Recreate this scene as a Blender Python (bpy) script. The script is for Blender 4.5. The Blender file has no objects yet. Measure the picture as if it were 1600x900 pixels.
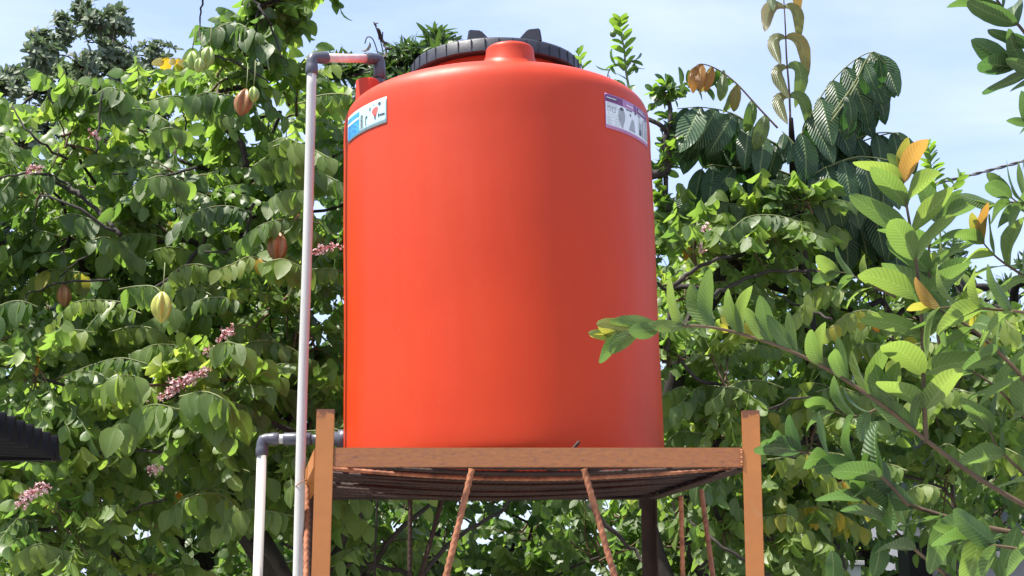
import bpy, math
import numpy as np
from mathutils import Vector, Matrix
R = math.radians
rng = np.random.default_rng(11)
S = bpy.context.scene
COL = S.collection

# ------------------------------------------------------------------ camera, sky, sun, exposure
FPX = 2500.0; PITCH = R(12.47); EYE = 1.6
cd = bpy.data.cameras.new('camera'); cam = bpy.data.objects.new('camera', cd); COL.objects.link(cam)
cam.location = (0, 0, EYE); cam.rotation_euler = (math.pi/2 + PITCH, 0, 0)
cd.sensor_width = 36; cd.lens = 36*FPX/1600; cd.clip_start = 0.05; cd.clip_end = 3000
S.camera = cam
S.view_settings.view_transform = 'Standard'; S.view_settings.look = 'None'
S.view_settings.exposure = 1.36; S.view_settings.gamma = 1

SUN_EL, SUN_AZ = 63, -108          # azimuth measured clockwise from +Y: high on the left, a little to the camera side
sd = bpy.data.lights.new('sun', 'SUN'); sun = bpy.data.objects.new('sun', sd); COL.objects.link(sun)
sd.energy = 4.4; sd.angle = R(1.0); sd.color = (1, 0.95, 0.86)
to_sun = Vector((math.sin(R(SUN_AZ))*math.cos(R(SUN_EL)), math.cos(R(SUN_AZ))*math.cos(R(SUN_EL)), math.sin(R(SUN_EL))))
sun.rotation_euler = to_sun.to_track_quat('Z', 'Y').to_euler()

W = bpy.data.worlds.new('World'); S.world = W; W.use_nodes = True
nt = W.node_tree; nt.nodes.clear()
def N(nt, typ, **kw):
    n = nt.nodes.new(typ)
    for k, v in kw.items():
        if k.startswith('i_'):
            n.inputs[k[2:].replace('_', ' ')].default_value = v
        else: setattr(n, k, v)
    return n
sky = N(nt, 'ShaderNodeTexSky', sky_type='NISHITA', sun_disc=False)
sky.sun_elevation = R(SUN_EL); sky.sun_rotation = R(SUN_AZ) ; sky.air_density = 1.0; sky.dust_density = 1.6; sky.ozone_density = 1.4
tc = N(nt, 'ShaderNodeTexCoord'); mp = N(nt, 'ShaderNodeMapping'); mp.inputs['Scale'].default_value = (1.2, 1.2, 4.2)
no = N(nt, 'ShaderNodeTexNoise', i_Scale=2.6, i_Detail=7, i_Roughness=0.55, i_Distortion=0.3)
cr = N(nt, 'ShaderNodeValToRGB'); cr.color_ramp.elements[0].position = 0.36; cr.color_ramp.elements[1].position = 0.78
cr.color_ramp.elements[0].color = (0.28,)*3 + (1,); cr.color_ramp.elements[1].color = (0.92,)*3 + (1,)
mx = N(nt, 'ShaderNodeMix', data_type='RGBA'); mx.inputs[7].default_value = (3.7, 4.25, 6.3, 1)
bg = N(nt, 'ShaderNodeBackground', i_Strength=0.102); wo = N(nt, 'ShaderNodeOutputWorld')
L = nt.links.new
L(tc.outputs['Generated'], mp.inputs[0]); L(mp.outputs[0], no.inputs['Vector']); L(no.outputs['Fac'], cr.inputs[0])
L(cr.outputs[0], mx.inputs[0]); L(sky.outputs[0], mx.inputs[6]); L(mx.outputs[2], bg.inputs[0]); L(bg.outputs[0], wo.inputs[0])

# ------------------------------------------------------------------ helpers
cP, sP = math.cos(PITCH), math.sin(PITCH)
def P(px, py, Y):                     # point seen at a photograph pixel, at depth Y metres
    a = (px-800)/FPX; b = (450-py)/FPX
    dx, dy, dz = a, cP - sP*b, sP + cP*b
    k = Y/dy
    return Vector((dx*k, Y, EYE + dz*k))
def proj(V):                          # (n,3) -> pixel x, y, depth (used only to rank leaves by how large they show)
    x, y, z = V[:, 0], V[:, 1], V[:, 2]-EYE
    d = y*cP + z*sP; u = -y*sP + z*cP
    d = np.maximum(d, 1e-3)
    return 800+FPX*x/d, 450-FPX*u/d, d
def pxm(px, Y): return px*Y/FPX       # pixels to metres at depth Y

def tag(o, label=None, cat=None, group=None, kind=None):
    for k, v in (('label', label), ('category', cat), ('group', group), ('kind', kind)):
        if v: o[k] = v
    return o
def empty(name, loc, label, cat, group=None, rz=0):
    o = bpy.data.objects.new(name, None); COL.objects.link(o); o.location = loc; o.rotation_euler = (0, 0, rz)
    o.empty_display_size = 0.1
    return tag(o, label, cat, group)
def link(name, me, parent=None, world=True, mat=None):
    o = bpy.data.objects.new(name, me); COL.objects.link(o)
    if mat and not me.materials: me.materials.append(mat)
    if parent:
        o.parent = parent
        if world: o.matrix_parent_inverse = wmat(parent).inverted()
    return o
def wmat(o):
    m = o.matrix_basis.copy()
    if o.parent: m = wmat(o.parent) @ o.matrix_parent_inverse @ m
    return m
def smooth(me, on=True):
    me.polygons.foreach_set('use_smooth', np.full(len(me.polygons), on)); me.update(); return me

class MB:                             # collects shapes, builds ONE mesh
    def __init__(s): s.v = []; s.f = []
    def add(s, v, f):
        b = len(s.v); s.v += [tuple(p) for p in v]; s.f += [tuple(i+b for i in q) for q in f]; return s
    def box(s, x0, x1, y0, y1, z0, z1, M=None):
        v = [Vector((x, y, z)) for x in (x0, x1) for y in (y0, y1) for z in (z0, z1)]
        if M: v = [M @ p for p in v]
        return s.add(v, [(0,1,3,2), (4,6,7,5), (0,4,5,1), (2,3,7,6), (0,2,6,4), (1,5,7,3)])
    def tube(s, pts, rad, n=10, cap=True):
        pts = [Vector(p) for p in pts]
        if not hasattr(rad, '__len__'): rad = [rad]*len(pts)
        T = [(pts[min(i+1, len(pts)-1)]-pts[max(i-1, 0)]).normalized() for i in range(len(pts))]
        ref = Vector((0, 0, 1)) if abs(T[0].z) < .9 else Vector((1, 0, 0))
        u = T[0].cross(ref).normalized(); v = []; f = []
        for i, p in enumerate(pts):
            u = (u - T[i]*u.dot(T[i])).normalized(); w = T[i].cross(u)
            for k in range(n):
                a = 2*math.pi*k/n; v.append(p + (u*math.cos(a)+w*math.sin(a))*rad[i])
        for i in range(len(pts)-1):
            for k in range(n):
                a, b = i*n+k, i*n+(k+1) % n; f.append((a, b, b+n, a+n))
        if cap: f.append(tuple(range(n-1, -1, -1))); f.append(tuple((len(pts)-1)*n+k for k in range(n)))
        return s.add(v, f)
    def lathe(s, prof, n=64, c=(0, 0, 0), cap0=True, cap1=True):
        v = [(c[0]+r*math.cos(2*math.pi*k/n), c[1]+r*math.sin(2*math.pi*k/n), c[2]+z) for r, z in prof for k in range(n)]
        f = [(i*n+k, i*n+(k+1) % n, (i+1)*n+(k+1) % n, (i+1)*n+k) for i in range(len(prof)-1) for k in range(n)]
        if cap0: f.append(tuple(range(n-1, -1, -1)))
        if cap1: f.append(tuple((len(prof)-1)*n+k for k in range(n)))
        return s.add(v, f)
    def me(s, name, mat=None, sm=False, bevel=0):
        m = bpy.data.meshes.new(name); m.from_pydata(s.v, [], s.f); m.update()
        if bevel:
            import bmesh
            b = bmesh.new(); b.from_mesh(m)
            bmesh.ops.bevel(b, geom=b.edges[:], offset=bevel, segments=2, profile=.7, affect='EDGES'); b.to_mesh(m); b.free()
        if mat: m.materials.append(mat)
        if sm: smooth(m)
        return m
    def build(s, name, mat, parent=None, sm=False, bevel=0, world=True):
        return link(name, s.me(name, mat, sm, bevel), parent, world)
def shade_auto(o, deg=35):
    me = o.data; smooth(me)
    import bmesh
    b = bmesh.new(); b.from_mesh(me); b.normal_update()
    for e in b.edges:
        e.smooth = not (len(e.link_faces) == 2 and e.link_faces[0].normal.angle(e.link_faces[1].normal, 0) > R(deg))
    b.to_mesh(me); b.free(); return o
def curve(pts, n=6):                  # Catmull-Rom through points
    pts = [Vector(p) for p in pts]; out = []
    q = [pts[0]*2-pts[1]] + pts + [pts[-1]*2-pts[-2]]
    for i in range(1, len(q)-2):
        a, b, c, d = q[i-1:i+3]
        for k in range(n):
            t = k/n
            out.append(.5*((2*b)+(c-a)*t+(2*a-5*b+4*c-d)*t*t+(3*b-3*c+d-a)*t**3))
    out.append(pts[-1]); return out
def bulk_tubes(P3, rad, sides=3):     # (n,m,3) points, (n,m) radii -> arrays
    n, m, _ = P3.shape
    T = np.gradient(P3, axis=1); T /= np.linalg.norm(T, axis=2, keepdims=True)+1e-9
    ref = np.array([.31, .87, .38]); U = np.cross(T, ref); U /= np.linalg.norm(U, axis=2, keepdims=True)+1e-9
    Wv = np.cross(T, U); a = np.arange(sides)*2*np.pi/sides
    V = P3[:, :, None] + rad[:, :, None, None]*(U[:, :, None]*np.cos(a)[:, None] + Wv[:, :, None]*np.sin(a)[:, None])
    i = np.arange(m-1)[:, None]*sides; k = np.arange(sides)[None]; k2 = (k+1) % sides
    F = np.stack([i+k, i+k2, i+k2+sides, i+k+sides], -1).reshape(-1, 4)
    F = (F[None] + (np.arange(n)*m*sides)[:, None, None]).reshape(-1, 4)
    return V.reshape(-1, 3), F
def np_mesh(name, V, F, mat, sm=True):
    m = bpy.data.meshes.new(name); m.vertices.add(len(V)); m.vertices.foreach_set('co', V.astype(np.float32).ravel())
    k = F.shape[1]; m.loops.add(F.size); m.loops.foreach_set('vertex_index', F.astype(np.int32).ravel())
    m.polygons.add(len(F)); m.polygons.foreach_set('loop_start', np.arange(0, F.size, k, dtype=np.int32))
    m.update(calc_edges=True); m.materials.append(mat)
    if sm: smooth(m)
    return m

# ------------------------------------------------------------------ materials
def new_mat(name):
    m = bpy.data.materials.new(name); m.use_nodes = True; nt = m.node_tree; nt.nodes.clear()
    out = N(nt, 'ShaderNodeOutputMaterial'); b = N(nt, 'ShaderNodeBsdfPrincipled'); nt.links.new(b.outputs[0], out.inputs[0])
    return m, nt, b, out
def ramp(nt, stops, fac=None, interp='LINEAR'):
    r = N(nt, 'ShaderNodeValToRGB'); e = r.color_ramp.elements; r.color_ramp.interpolation = interp
    while len(e) < len(stops): e.new(.5)
    for x, (p, c) in zip(e, stops): x.position = p; x.color = tuple(c)+(1,)
    if fac: nt.links.new(fac, r.inputs[0])
    return r
def surf(name, stops, scale=8, rough=(.5, .7), bump=.1, bscale=60, detail=6, metal=0, spec=.5, stretch=(1, 1, 1), dist=0, coat=0):
    m, nt, b, out = new_mat(name); L = nt.links.new
    tc = N(nt, 'ShaderNodeTexCoord'); mp = N(nt, 'ShaderNodeMapping'); mp.inputs['Scale'].default_value = stretch
    L(tc.outputs['Object'], mp.inputs[0])
    n1 = N(nt, 'ShaderNodeTexNoise', i_Scale=scale, i_Detail=detail, i_Roughness=.6, i_Distortion=dist); L(mp.outputs[0], n1.inputs['Vector'])
    r = ramp(nt, stops, n1.outputs['Fac']); L(r.outputs[0], b.inputs['Base Color'])
    n2 = N(nt, 'ShaderNodeTexNoise', i_Scale=bscale, i_Detail=4); L(mp.outputs[0], n2.inputs['Vector'])
    mr = N(nt, 'ShaderNodeMapRange'); mr.inputs['To Min'].default_value = rough[0]; mr.inputs['To Max'].default_value = rough[1]
    L(n2.outputs['Fac'], mr.inputs['Value']); L(mr.outputs[0], b.inputs['Roughness'])
    bp = N(nt, 'ShaderNodeBump', i_Strength=bump, i_Distance=.004); L(n2.outputs['Fac'], bp.inputs['Height']); L(bp.outputs[0], b.inputs['Normal'])
    b.inputs['Metallic'].default_value = metal; b.inputs['Specular IOR Level'].default_value = spec; b.inputs['Coat Weight'].default_value = coat
    return m
def leaf_mat(name, stops, back, trans_stops, transf=.42, rough=.36, ribs=0, ribk=3.0, ribbump=.5, spec=.5):
    m, nt, b, out = new_mat(name); L = nt.links.new
    at = N(nt, 'ShaderNodeAttribute', attribute_name='tint'); uv = N(nt, 'ShaderNodeUVMap')
    sx = N(nt, 'ShaderNodeSeparateXYZ'); L(uv.outputs[0], sx.inputs[0])
    ge = N(nt, 'ShaderNodeNewGeometry'); tc = N(nt, 'ShaderNodeTexCoord')
    no = N(nt, 'ShaderNodeTexNoise', i_Scale=30, i_Detail=3); L(tc.outputs['Object'], no.inputs['Vector'])
    r = ramp(nt, stops, at.outputs['Fac']); t = ramp(nt, trans_stops, at.outputs['Fac'])
    # midrib: pale line at v = .5
    ab = N(nt, 'ShaderNodeMath', operation='SUBTRACT'); ab.inputs[1].default_value = .5; L(sx.outputs['Y'], ab.inputs[0])
    aa = N(nt, 'ShaderNodeMath', operation='ABSOLUTE'); L(ab.outputs[0], aa.inputs[0])
    mid = N(nt, 'ShaderNodeMapRange'); mid.inputs['From Min'].default_value = .012; mid.inputs['From Max'].default_value = .05
    mid.inputs['To Min'].default_value = .75; mid.inputs['To Max'].default_value = 0; L(aa.outputs[0], mid.inputs['Value'])
    va = N(nt, 'ShaderNodeMix', data_type='RGBA', blend_type='MULTIPLY'); L(r.outputs[0], va.inputs[6])
    nr = ramp(nt, [(.3, (.72, .78, .7)), (.7, (1.25, 1.2, 1.1))], no.outputs['Fac']); L(nr.outputs[0], va.inputs[7]); va.inputs[0].default_value = .8
    bk = N(nt, 'ShaderNodeMix', data_type='RGBA'); L(ge.outputs['Backfacing'], bk.inputs[0]); L(va.outputs[2], bk.inputs[6])
    bm = N(nt, 'ShaderNodeMix', data_type='RGBA', blend_type='MIX'); bm.inputs[0].default_value = .6
    L(va.outputs[2], bm.inputs[6]); bm.inputs[7].default_value = tuple(back)+(1,); L(bm.outputs[2], bk.inputs[7])
    mm = N(nt, 'ShaderNodeMix', data_type='RGBA'); L(mid.outputs[0], mm.inputs[0]); L(bk.outputs[2], mm.inputs[6]); mm.inputs[7].default_value = (.22, .30, .12, 1)
    L(mm.outputs[2], b.inputs['Base Color'])
    b.inputs['Specular IOR Level'].default_value = spec
    rr = N(nt, 'ShaderNodeMapRange'); rr.inputs['To Min'].default_value = rough-.06; rr.inputs['To Max'].default_value = rough+.22
    L(no.outputs['Fac'], rr.inputs['Value']); L(rr.outputs[0], b.inputs['Roughness'])
    tr = N(nt, 'ShaderNodeBsdfTranslucent'); sh = N(nt, 'ShaderNodeMixShader'); sh.inputs[0].default_value = transf
    tcol = t.outputs[0]
    bp = N(nt, 'ShaderNodeBump', i_Strength=.35, i_Distance=.004)
    if ribs:
        k = N(nt, 'ShaderNodeMath', operation='MULTIPLY'); k.inputs[1].default_value = -ribk; L(aa.outputs[0], k.inputs[0])
        k1 = N(nt, 'ShaderNodeMath', operation='MULTIPLY_ADD'); k1.inputs[1].default_value = ribs; L(sx.outputs['X'], k1.inputs[0]); L(k.outputs[0], k1.inputs[2])
        k2 = N(nt, 'ShaderNodeMath', operation='PINGPONG'); k2.inputs[1].default_value = .5; L(k1.outputs[0], k2.inputs[0])
        bp.inputs['Strength'].default_value = ribbump; bp.inputs['Distance'].default_value = .012; L(k2.outputs[0], bp.inputs['Height'])
        rm = N(nt, 'ShaderNodeMapRange'); rm.inputs['From Min'].default_value = 0; rm.inputs['From Max'].default_value = .5
        rm.inputs['To Min'].default_value = .78; rm.inputs['To Max'].default_value = 1.08; L(k2.outputs[0], rm.inputs['Value'])
        tm = N(nt, 'ShaderNodeVectorMath', operation='SCALE'); L(t.outputs[0], tm.inputs[0]); L(rm.outputs[0], tm.inputs['Scale']); tcol = tm.outputs[0]
    else: L(no.outputs['Fac'], bp.inputs['Height'])
    L(bp.outputs[0], b.inputs['Normal']); L(tcol, tr.inputs[0])
    L(b.outputs[0], sh.inputs[1]); L(tr.outputs[0], sh.inputs[2]); L(sh.outputs[0], out.inputs[0])
    return m

M = {}
def tank_mat():
    m, nt, b, out = new_mat('tank_plastic'); L = nt.links.new
    tc = N(nt, 'ShaderNodeTexCoord'); mp = N(nt, 'ShaderNodeMapping'); mp.inputs['Scale'].default_value = (7, 7, .55); L(tc.outputs['Object'], mp.inputs[0])
    n1 = N(nt, 'ShaderNodeTexNoise', i_Scale=1.6, i_Detail=5, i_Roughness=.55); L(mp.outputs[0], n1.inputs['Vector'])       # faint rain streaks
    n2 = N(nt, 'ShaderNodeTexNoise', i_Scale=1.8, i_Detail=6, i_Roughness=.6); L(tc.outputs['Object'], n2.inputs['Vector'])  # uneven fading
    n3 = N(nt, 'ShaderNodeTexNoise', i_Scale=46, i_Detail=3); L(tc.outputs['Object'], n3.inputs['Vector'])                   # specks
    base = ramp(nt, [(.3, (.46, .031, .0025)), (.7, (.52, .039, .0035))], n2.outputs['Fac'])
    mk = ramp(nt, [(.50, (0, 0, 0)), (.85, (.12,)*3)], n1.outputs['Fac']); sp = ramp(nt, [(.70, (0, 0, 0)), (.76, (.55,)*3)], n3.outputs['Fac'])
    sz = N(nt, 'ShaderNodeSeparateXYZ'); L(tc.outputs['Object'], sz.inputs[0])
    dz = N(nt, 'ShaderNodeMapRange'); dz.inputs['From Min'].default_value = .55; dz.inputs['From Max'].default_value = 1.45; dz.inputs['To Max'].default_value = .20; L(sz.outputs['Z'], dz.inputs['Value'])   # paler and pinker towards the top
    a1 = N(nt, 'ShaderNodeMath', operation='ADD'); L(mk.outputs[0], a1.inputs[0]); L(dz.outputs[0], a1.inputs[1])
    a2 = N(nt, 'ShaderNodeMath', operation='MAXIMUM'); L(a1.outputs[0], a2.inputs[0]); L(sp.outputs[0], a2.inputs[1])
    mx = N(nt, 'ShaderNodeMix', data_type='RGBA'); L(a2.outputs[0], mx.inputs[0]); L(base.outputs[0], mx.inputs[6]); mx.inputs[7].default_value = (.48, .075, .055, 1)
    L(mx.outputs[2], b.inputs['Base Color'])
    rr = N(nt, 'ShaderNodeMapRange'); rr.inputs['To Min'].default_value = .34; rr.inputs['To Max'].default_value = .62; L(n1.outputs['Fac'], rr.inputs['Value']); L(rr.outputs[0], b.inputs['Roughness'])
    bp = N(nt, 'ShaderNodeBump', i_Strength=.12, i_Distance=.02); L(n2.outputs['Fac'], bp.inputs['Height']); L(bp.outputs[0], b.inputs['Normal'])
    b.inputs['Specular IOR Level'].default_value = .30
    return m
M['tank'] = tank_mat()
M['lid'] = surf('lid_black', [(.3, (.014, .016, .024)), (.75, (.028, .031, .042))], scale=20, rough=(.4, .55), bump=.1, bscale=90)
M['pvc'] = surf('white_pvc', [(.30, (.32, .29, .25)), (.42, (.44, .43, .40)), (.6, (.50, .50, .475))], scale=7, rough=(.3, .45), bump=.03, bscale=40, stretch=(1, 1, .2))
M['grey'] = surf('grey_pvc', [(.3, (.055, .058, .075)), (.8, (.085, .088, .11))], scale=12, rough=(.3, .45), bump=.03, bscale=50)
M['glue'] = surf('pipe_primer', [(.3, (.62, .25, .22)), (.6, (.72, .6, .57))], scale=14, rough=(.4, .5), bump=.02)
M['paint'] = surf('ochre_paint_rusting', [(.22, (.10, .04, .018)), (.32, (.36, .15, .045)), (.42, (.36, .13, .030)), (.75, (.41, .15, .034))], scale=14, rough=(.45, .62), bump=.12, bscale=70, detail=10, dist=.3)
def rust_tip(m, z0, z1):              # rust creeping down from the cut ends of the posts
    nt = m.node_tree; L = nt.links.new; b = [n for n in nt.nodes if n.type == 'BSDF_PRINCIPLED'][0]; src = b.inputs['Base Color'].links[0].from_socket
    g = N(nt, 'ShaderNodeNewGeometry'); sz = N(nt, 'ShaderNodeSeparateXYZ'); L(g.outputs['Position'], sz.inputs[0])
    mr = N(nt, 'ShaderNodeMapRange'); mr.inputs['From Min'].default_value = z0; mr.inputs['From Max'].default_value = z1; mr.inputs['To Max'].default_value = .55; L(sz.outputs['Z'], mr.inputs['Value'])
    no = N(nt, 'ShaderNodeTexNoise', i_Scale=55, i_Detail=6); L(g.outputs['Position'], no.inputs['Vector'])
    ad = N(nt, 'ShaderNodeMath', operation='ADD'); L(mr.outputs[0], ad.inputs[0]); L(no.outputs['Fac'], ad.inputs[1])
    rp = ramp(nt, [(.72, (0, 0, 0)), (.86, (.9,)*3)], ad.outputs[0]); mx = N(nt, 'ShaderNodeMix', data_type='RGBA'); L(rp.outputs[0], mx.inputs[0]); L(src, mx.inputs[6]); mx.inputs[7].default_value = (.12, .04, .018, 1); L(mx.outputs[2], b.inputs['Base Color'])
rust_tip(M['paint'], P(508, 641, 5.0).z-.05, P(508, 641, 5.0).z+.005)
M['paint2'] = surf('ochre_paint_worn', [(.30, (.12, .04, .022)), (.38, (.24, .09, .038)), (.50, (.27, .098, .030)), (.8, (.32, .12, .034))], scale=75, rough=(.5, .7), bump=.2, bscale=80, detail=12, stretch=(.6, 1, 1.2), dist=.2)
M['rust'] = surf('rusty_rebar', [(.3, (.12, .042, .02)), (.55, (.32, .12, .055)), (.8, (.42, .185, .09))], scale=22, rough=(.7, .9), bump=.3, bscale=150)
M['shaded_rust'] = surf('shaded_rusty_steel', [(.3, (.014, .007, .0055)), (.7, (.048, .021, .013))], scale=14, rough=(.7, .9), bump=.3, bscale=120)  # rust darkened: shade under the platform and at the back is in the colour
M['bark'] = surf('dark_bark', [(.3, (.014, .011, .009)), (.6, (.032, .025, .02)), (.85, (.07, .06, .048))], scale=26, rough=(.8, .95), bump=.6, bscale=70, stretch=(1, 1, .5))
M['twig'] = surf('brown_twig', [(.3, (.06, .035, .02)), (.7, (.13, .085, .045))], scale=30, rough=(.7, .9), bump=.2)
M['gtwig'] = surf('green_twig', [(.3, (.10, .13, .04)), (.7, (.17, .19, .07))], scale=30, rough=(.6, .8), bump=.1)
M['roof'] = surf('black_roof_sheet', [(.3, (.004, .004, .005)), (.7, (.009, .009, .011))], scale=10, rough=(.5, .7), bump=.1, spec=.15)
M['wall'] = surf('grey_render', [(.3, (.16, .17, .19)), (.7, (.26, .27, .29))], scale=4, rough=(.8, .95), bump=.3, bscale=90)
M['white_wall'] = surf('white_render', [(.3, (.62, .63, .62)), (.7, (.78, .78, .76))], scale=4, rough=(.8, .95), bump=.2, bscale=90)
M['cap'] = surf('pale_cement', [(.3, (.35, .36, .36)), (.7, (.5, .5, .5))], scale=9, rough=(.8, .95), bump=.3)
M['glass'] = surf('window_glass', [(.3, (.03, .04, .05)), (.7, (.05, .06, .07))], scale=3, rough=(.05, .1), bump=0)
M['ground'] = surf('earth', [(.3, (.03, .024, .018)), (.5, (.05, .042, .03)), (.7, (.035, .055, .02))], scale=1.2, rough=(.9, 1), bump=.5, bscale=30)
M['bounce_yard'] = surf('pale_bounce_concrete', [(.3, (.36, .34, .31)), (.7, (.50, .48, .44))], scale=3, rough=(.8, .95), bump=.3, bscale=60)  # pale so the added, unseen slabs throw fill light upward
M['wire'] = surf('black_cable', [(.3, (.05, .05, .06)), (.7, (.11, .11, .13))], scale=30, rough=(.5, .7), bump=.1)
M['petal'] = surf('pink_petals', [(.30, (.50, .20, .22)), (.5, (.68, .44, .43)), (.7, (.78, .68, .66))], scale=60, rough=(.6, .8), bump=.1)
M['fstalk'] = surf('red_flower_stalk', [(.3, (.22, .03, .04)), (.7, (.35, .07, .07))], scale=30, rough=(.6, .8), bump=.1)
M['fruit_y'] = surf('star_fruit_yellow', [(.3, (.26, .29, .05)), (.7, (.46, .43, .09))], scale=18, rough=(.28, .4), bump=.08)
M['fruit_g'] = surf('star_fruit_green', [(.3, (.18, .27, .05)), (.7, (.34, .42, .11))], scale=18, rough=(.28, .4), bump=.08)
M['fruit_o'] = surf('star_fruit_brown', [(.3, (.15, .055, .02)), (.62, (.32, .15, .05)), (.8, (.30, .26, .07))], scale=12, rough=(.35, .5), bump=.15)
M['lime'] = surf('lime_skin', [(.3, (.05, .10, .02)), (.7, (.09, .16, .03))], scale=18, rough=(.3, .4), bump=.15)
M['blue'] = surf('blue_plastic', [(.3, (.01, .16, .62)), (.7, (.02, .22, .72))], scale=9, rough=(.3, .5), bump=.1)
M['s_white'] = surf('sticker_white', [(.3, (.62, .66, .68)), (.7, (.72, .76, .78))], scale=9, rough=(.35, .5), bump=.02)
M['s_mint'] = surf('sticker_pale', [(.3, (.36, .54, .57)), (.7, (.45, .63, .66))], scale=9, rough=(.35, .5), bump=.02)
M['s_purple'] = surf('sticker_purple', [(.3, (.12, .02, .10)), (.7, (.17, .035, .15))], scale=14, rough=(.35, .5), bump=.02)
M['s_lilac'] = surf('sticker_lilac', [(.3, (.36, .16, .33)), (.7, (.45, .22, .42))], scale=14, rough=(.35, .5), bump=.02)
M['s_grey'] = surf('sticker_print_grey', [(.3, (.26, .27, .29)), (.7, (.36, .37, .39))], scale=60, rough=(.4, .5), bump=.02)
M['s_black'] = surf('sticker_print_black', [(.3, (.03, .035, .04)), (.7, (.06, .065, .07))], scale=40, rough=(.4, .5), bump=.02)
M['s_blue'] = surf('sticker_blue', [(.3, (.03, .22, .62)), (.7, (.06, .33, .75))], scale=30, rough=(.35, .5), bump=.02)
M['s_red'] = surf('sticker_red', [(.3, (.65, .08, .06)), (.7, (.75, .12, .09))], scale=20, rough=(.35, .5), bump=.02)

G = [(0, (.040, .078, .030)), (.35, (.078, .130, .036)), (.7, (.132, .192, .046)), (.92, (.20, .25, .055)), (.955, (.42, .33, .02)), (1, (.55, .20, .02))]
GT = [(0, (.10, .21, .04)), (.35, (.20, .36, .055)), (.7, (.33, .52, .07)), (.92, (.48, .62, .09)), (.955, (.75, .55, .03)), (1, (.75, .30, .03))]
M['l_car'] = leaf_mat('carambola_leaf', G, (.13, .19, .075), GT, .50, .36)
M['l_far'] = leaf_mat('hazy_far_leaf', [(0, (.12, .15, .11)), (1, (.20, .24, .16))], (.10, .13, .09), [(0, (.10, .16, .07)), (1, (.18, .26, .10))], .32, .5)  # leaf colour paled to stand in for distance haze
M['l_mango'] = leaf_mat('narrow_leaf', [(0, (.03, .06, .022)), (1, (.07, .12, .035))], (.08, .13, .05), [(0, (.07, .14, .02)), (1, (.14, .26, .04))], .3, .35)
M['l_lime'] = leaf_mat('lime_leaf', [(0, (.02, .06, .015)), (.6, (.05, .12, .02)), (1, (.13, .24, .03))], (.09, .15, .05), [(0, (.08, .2, .02)), (1, (.36, .6, .05))], .4, .32)
M['l_mat'] = leaf_mat('ribbed_leaf', [(0, (.022, .058, .026)), (.5, (.045, .098, .042)), (.8, (.08, .15, .04)), (.9, (.12, .17, .06)), (1, (.36, .17, .05))], (.09, .14, .07),
                      [(0, (.03, .10, .015)), (.5, (.06, .18, .02)), (.8, (.2, .4, .03)), (.9, (.3, .4, .1)), (1, (.7, .33, .06))], .28, .36, ribs=14, ribk=6, ribbump=.6)
M['l_gua'] = leaf_mat('guava_leaf', [(0, (.028, .065, .030)), (.5, (.060, .112, .032)), (.85, (.12, .18, .035)), (.93, (.26, .26, .05)), (1, (.42, .19, .05))], (.11, .17, .065),
                      [(0, (.07, .17, .03)), (.5, (.19, .33, .05)), (.85, (.38, .52, .07)), (.93, (.55, .55, .06)), (1, (.65, .34, .06))], .45, .42, ribs=13, ribk=5, ribbump=.4)
M['l_dead'] = leaf_mat('dead_leaf', [(0, (.02, .016, .014)), (1, (.05, .04, .03))], (.05, .04, .03), [(0, (.03, .02, .01)), (1, (.05, .03, .02))], .1, .7)

# ------------------------------------------------------------------ leaves
def template(width, fold, curl, prof, nu=6, nv=1, wave=0, seed=0, bend=0):
    us = np.array([0, .10, .28, .52, .76, .92, 1.0]) if nu == 6 else np.linspace(0, 1, nu+1)
    a = -curl*us; x = np.concatenate([[0], np.cumsum(np.cos((a[1:]+a[:-1])/2)*np.diff(us))]); z = np.concatenate([[0], np.cumsum(np.sin((a[1:]+a[:-1])/2)*np.diff(us))])
    V = []; U = []; vs = np.linspace(-1, 1, 2*nv+1); r = np.random.default_rng(seed)
    ph = r.uniform(0, 6)
    for i, u in enumerate(us):
        w = width/2*np.interp(u, *prof)
        for v in vs:
            wz = wave*np.sin(u*9+ph+v)*abs(v)
            zz = abs(v)*w*fold + wz
            V.append((x[i] + np.sin(a[i])*-zz, v*w, z[i] + np.cos(a[i])*zz)); U.append((u, .5+.5*v))
    k = len(vs); F = [(i*k+j, (i+1)*k+j, (i+1)*k+j+1, i*k+j+1) for i in range(len(us)-1) for j in range(k-1)]
    V = np.array(V)
    if bend:                          # sickle: bent within the blade's own plane
        u = np.array(U)[:, 0]; a = bend*(us if bend < 1 else np.sin(np.minimum(us/.55, 1)*np.pi/2)); cx = np.concatenate([[0], np.cumsum(np.cos((a[1:]+a[:-1])/2)*np.diff(us))]); cy = -np.concatenate([[0], np.cumsum(np.sin((a[1:]+a[:-1])/2)*np.diff(us))])
        X = np.interp(u, us, cx); Y = np.interp(u, us, cy); aa = np.interp(u, us, a); w = V[:, 1].copy()
        V[:, 0] = X + np.sin(aa)*w; V[:, 1] = Y + np.cos(aa)*w
    return V, np.array(F), np.array(U)
OV = ([0, .1, .28, .52, .76, .92, 1], [.12, .62, 1, .96, .62, .26, .02])          # ovate, pointed
EL = ([0, .1, .3, .5, .75, .92, 1], [.10, .55, .92, 1, .82, .45, .06])            # elliptic
LA = ([0, .1, .3, .5, .75, .92, 1], [.15, .6, .95, 1, .75, .35, .02])
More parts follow.
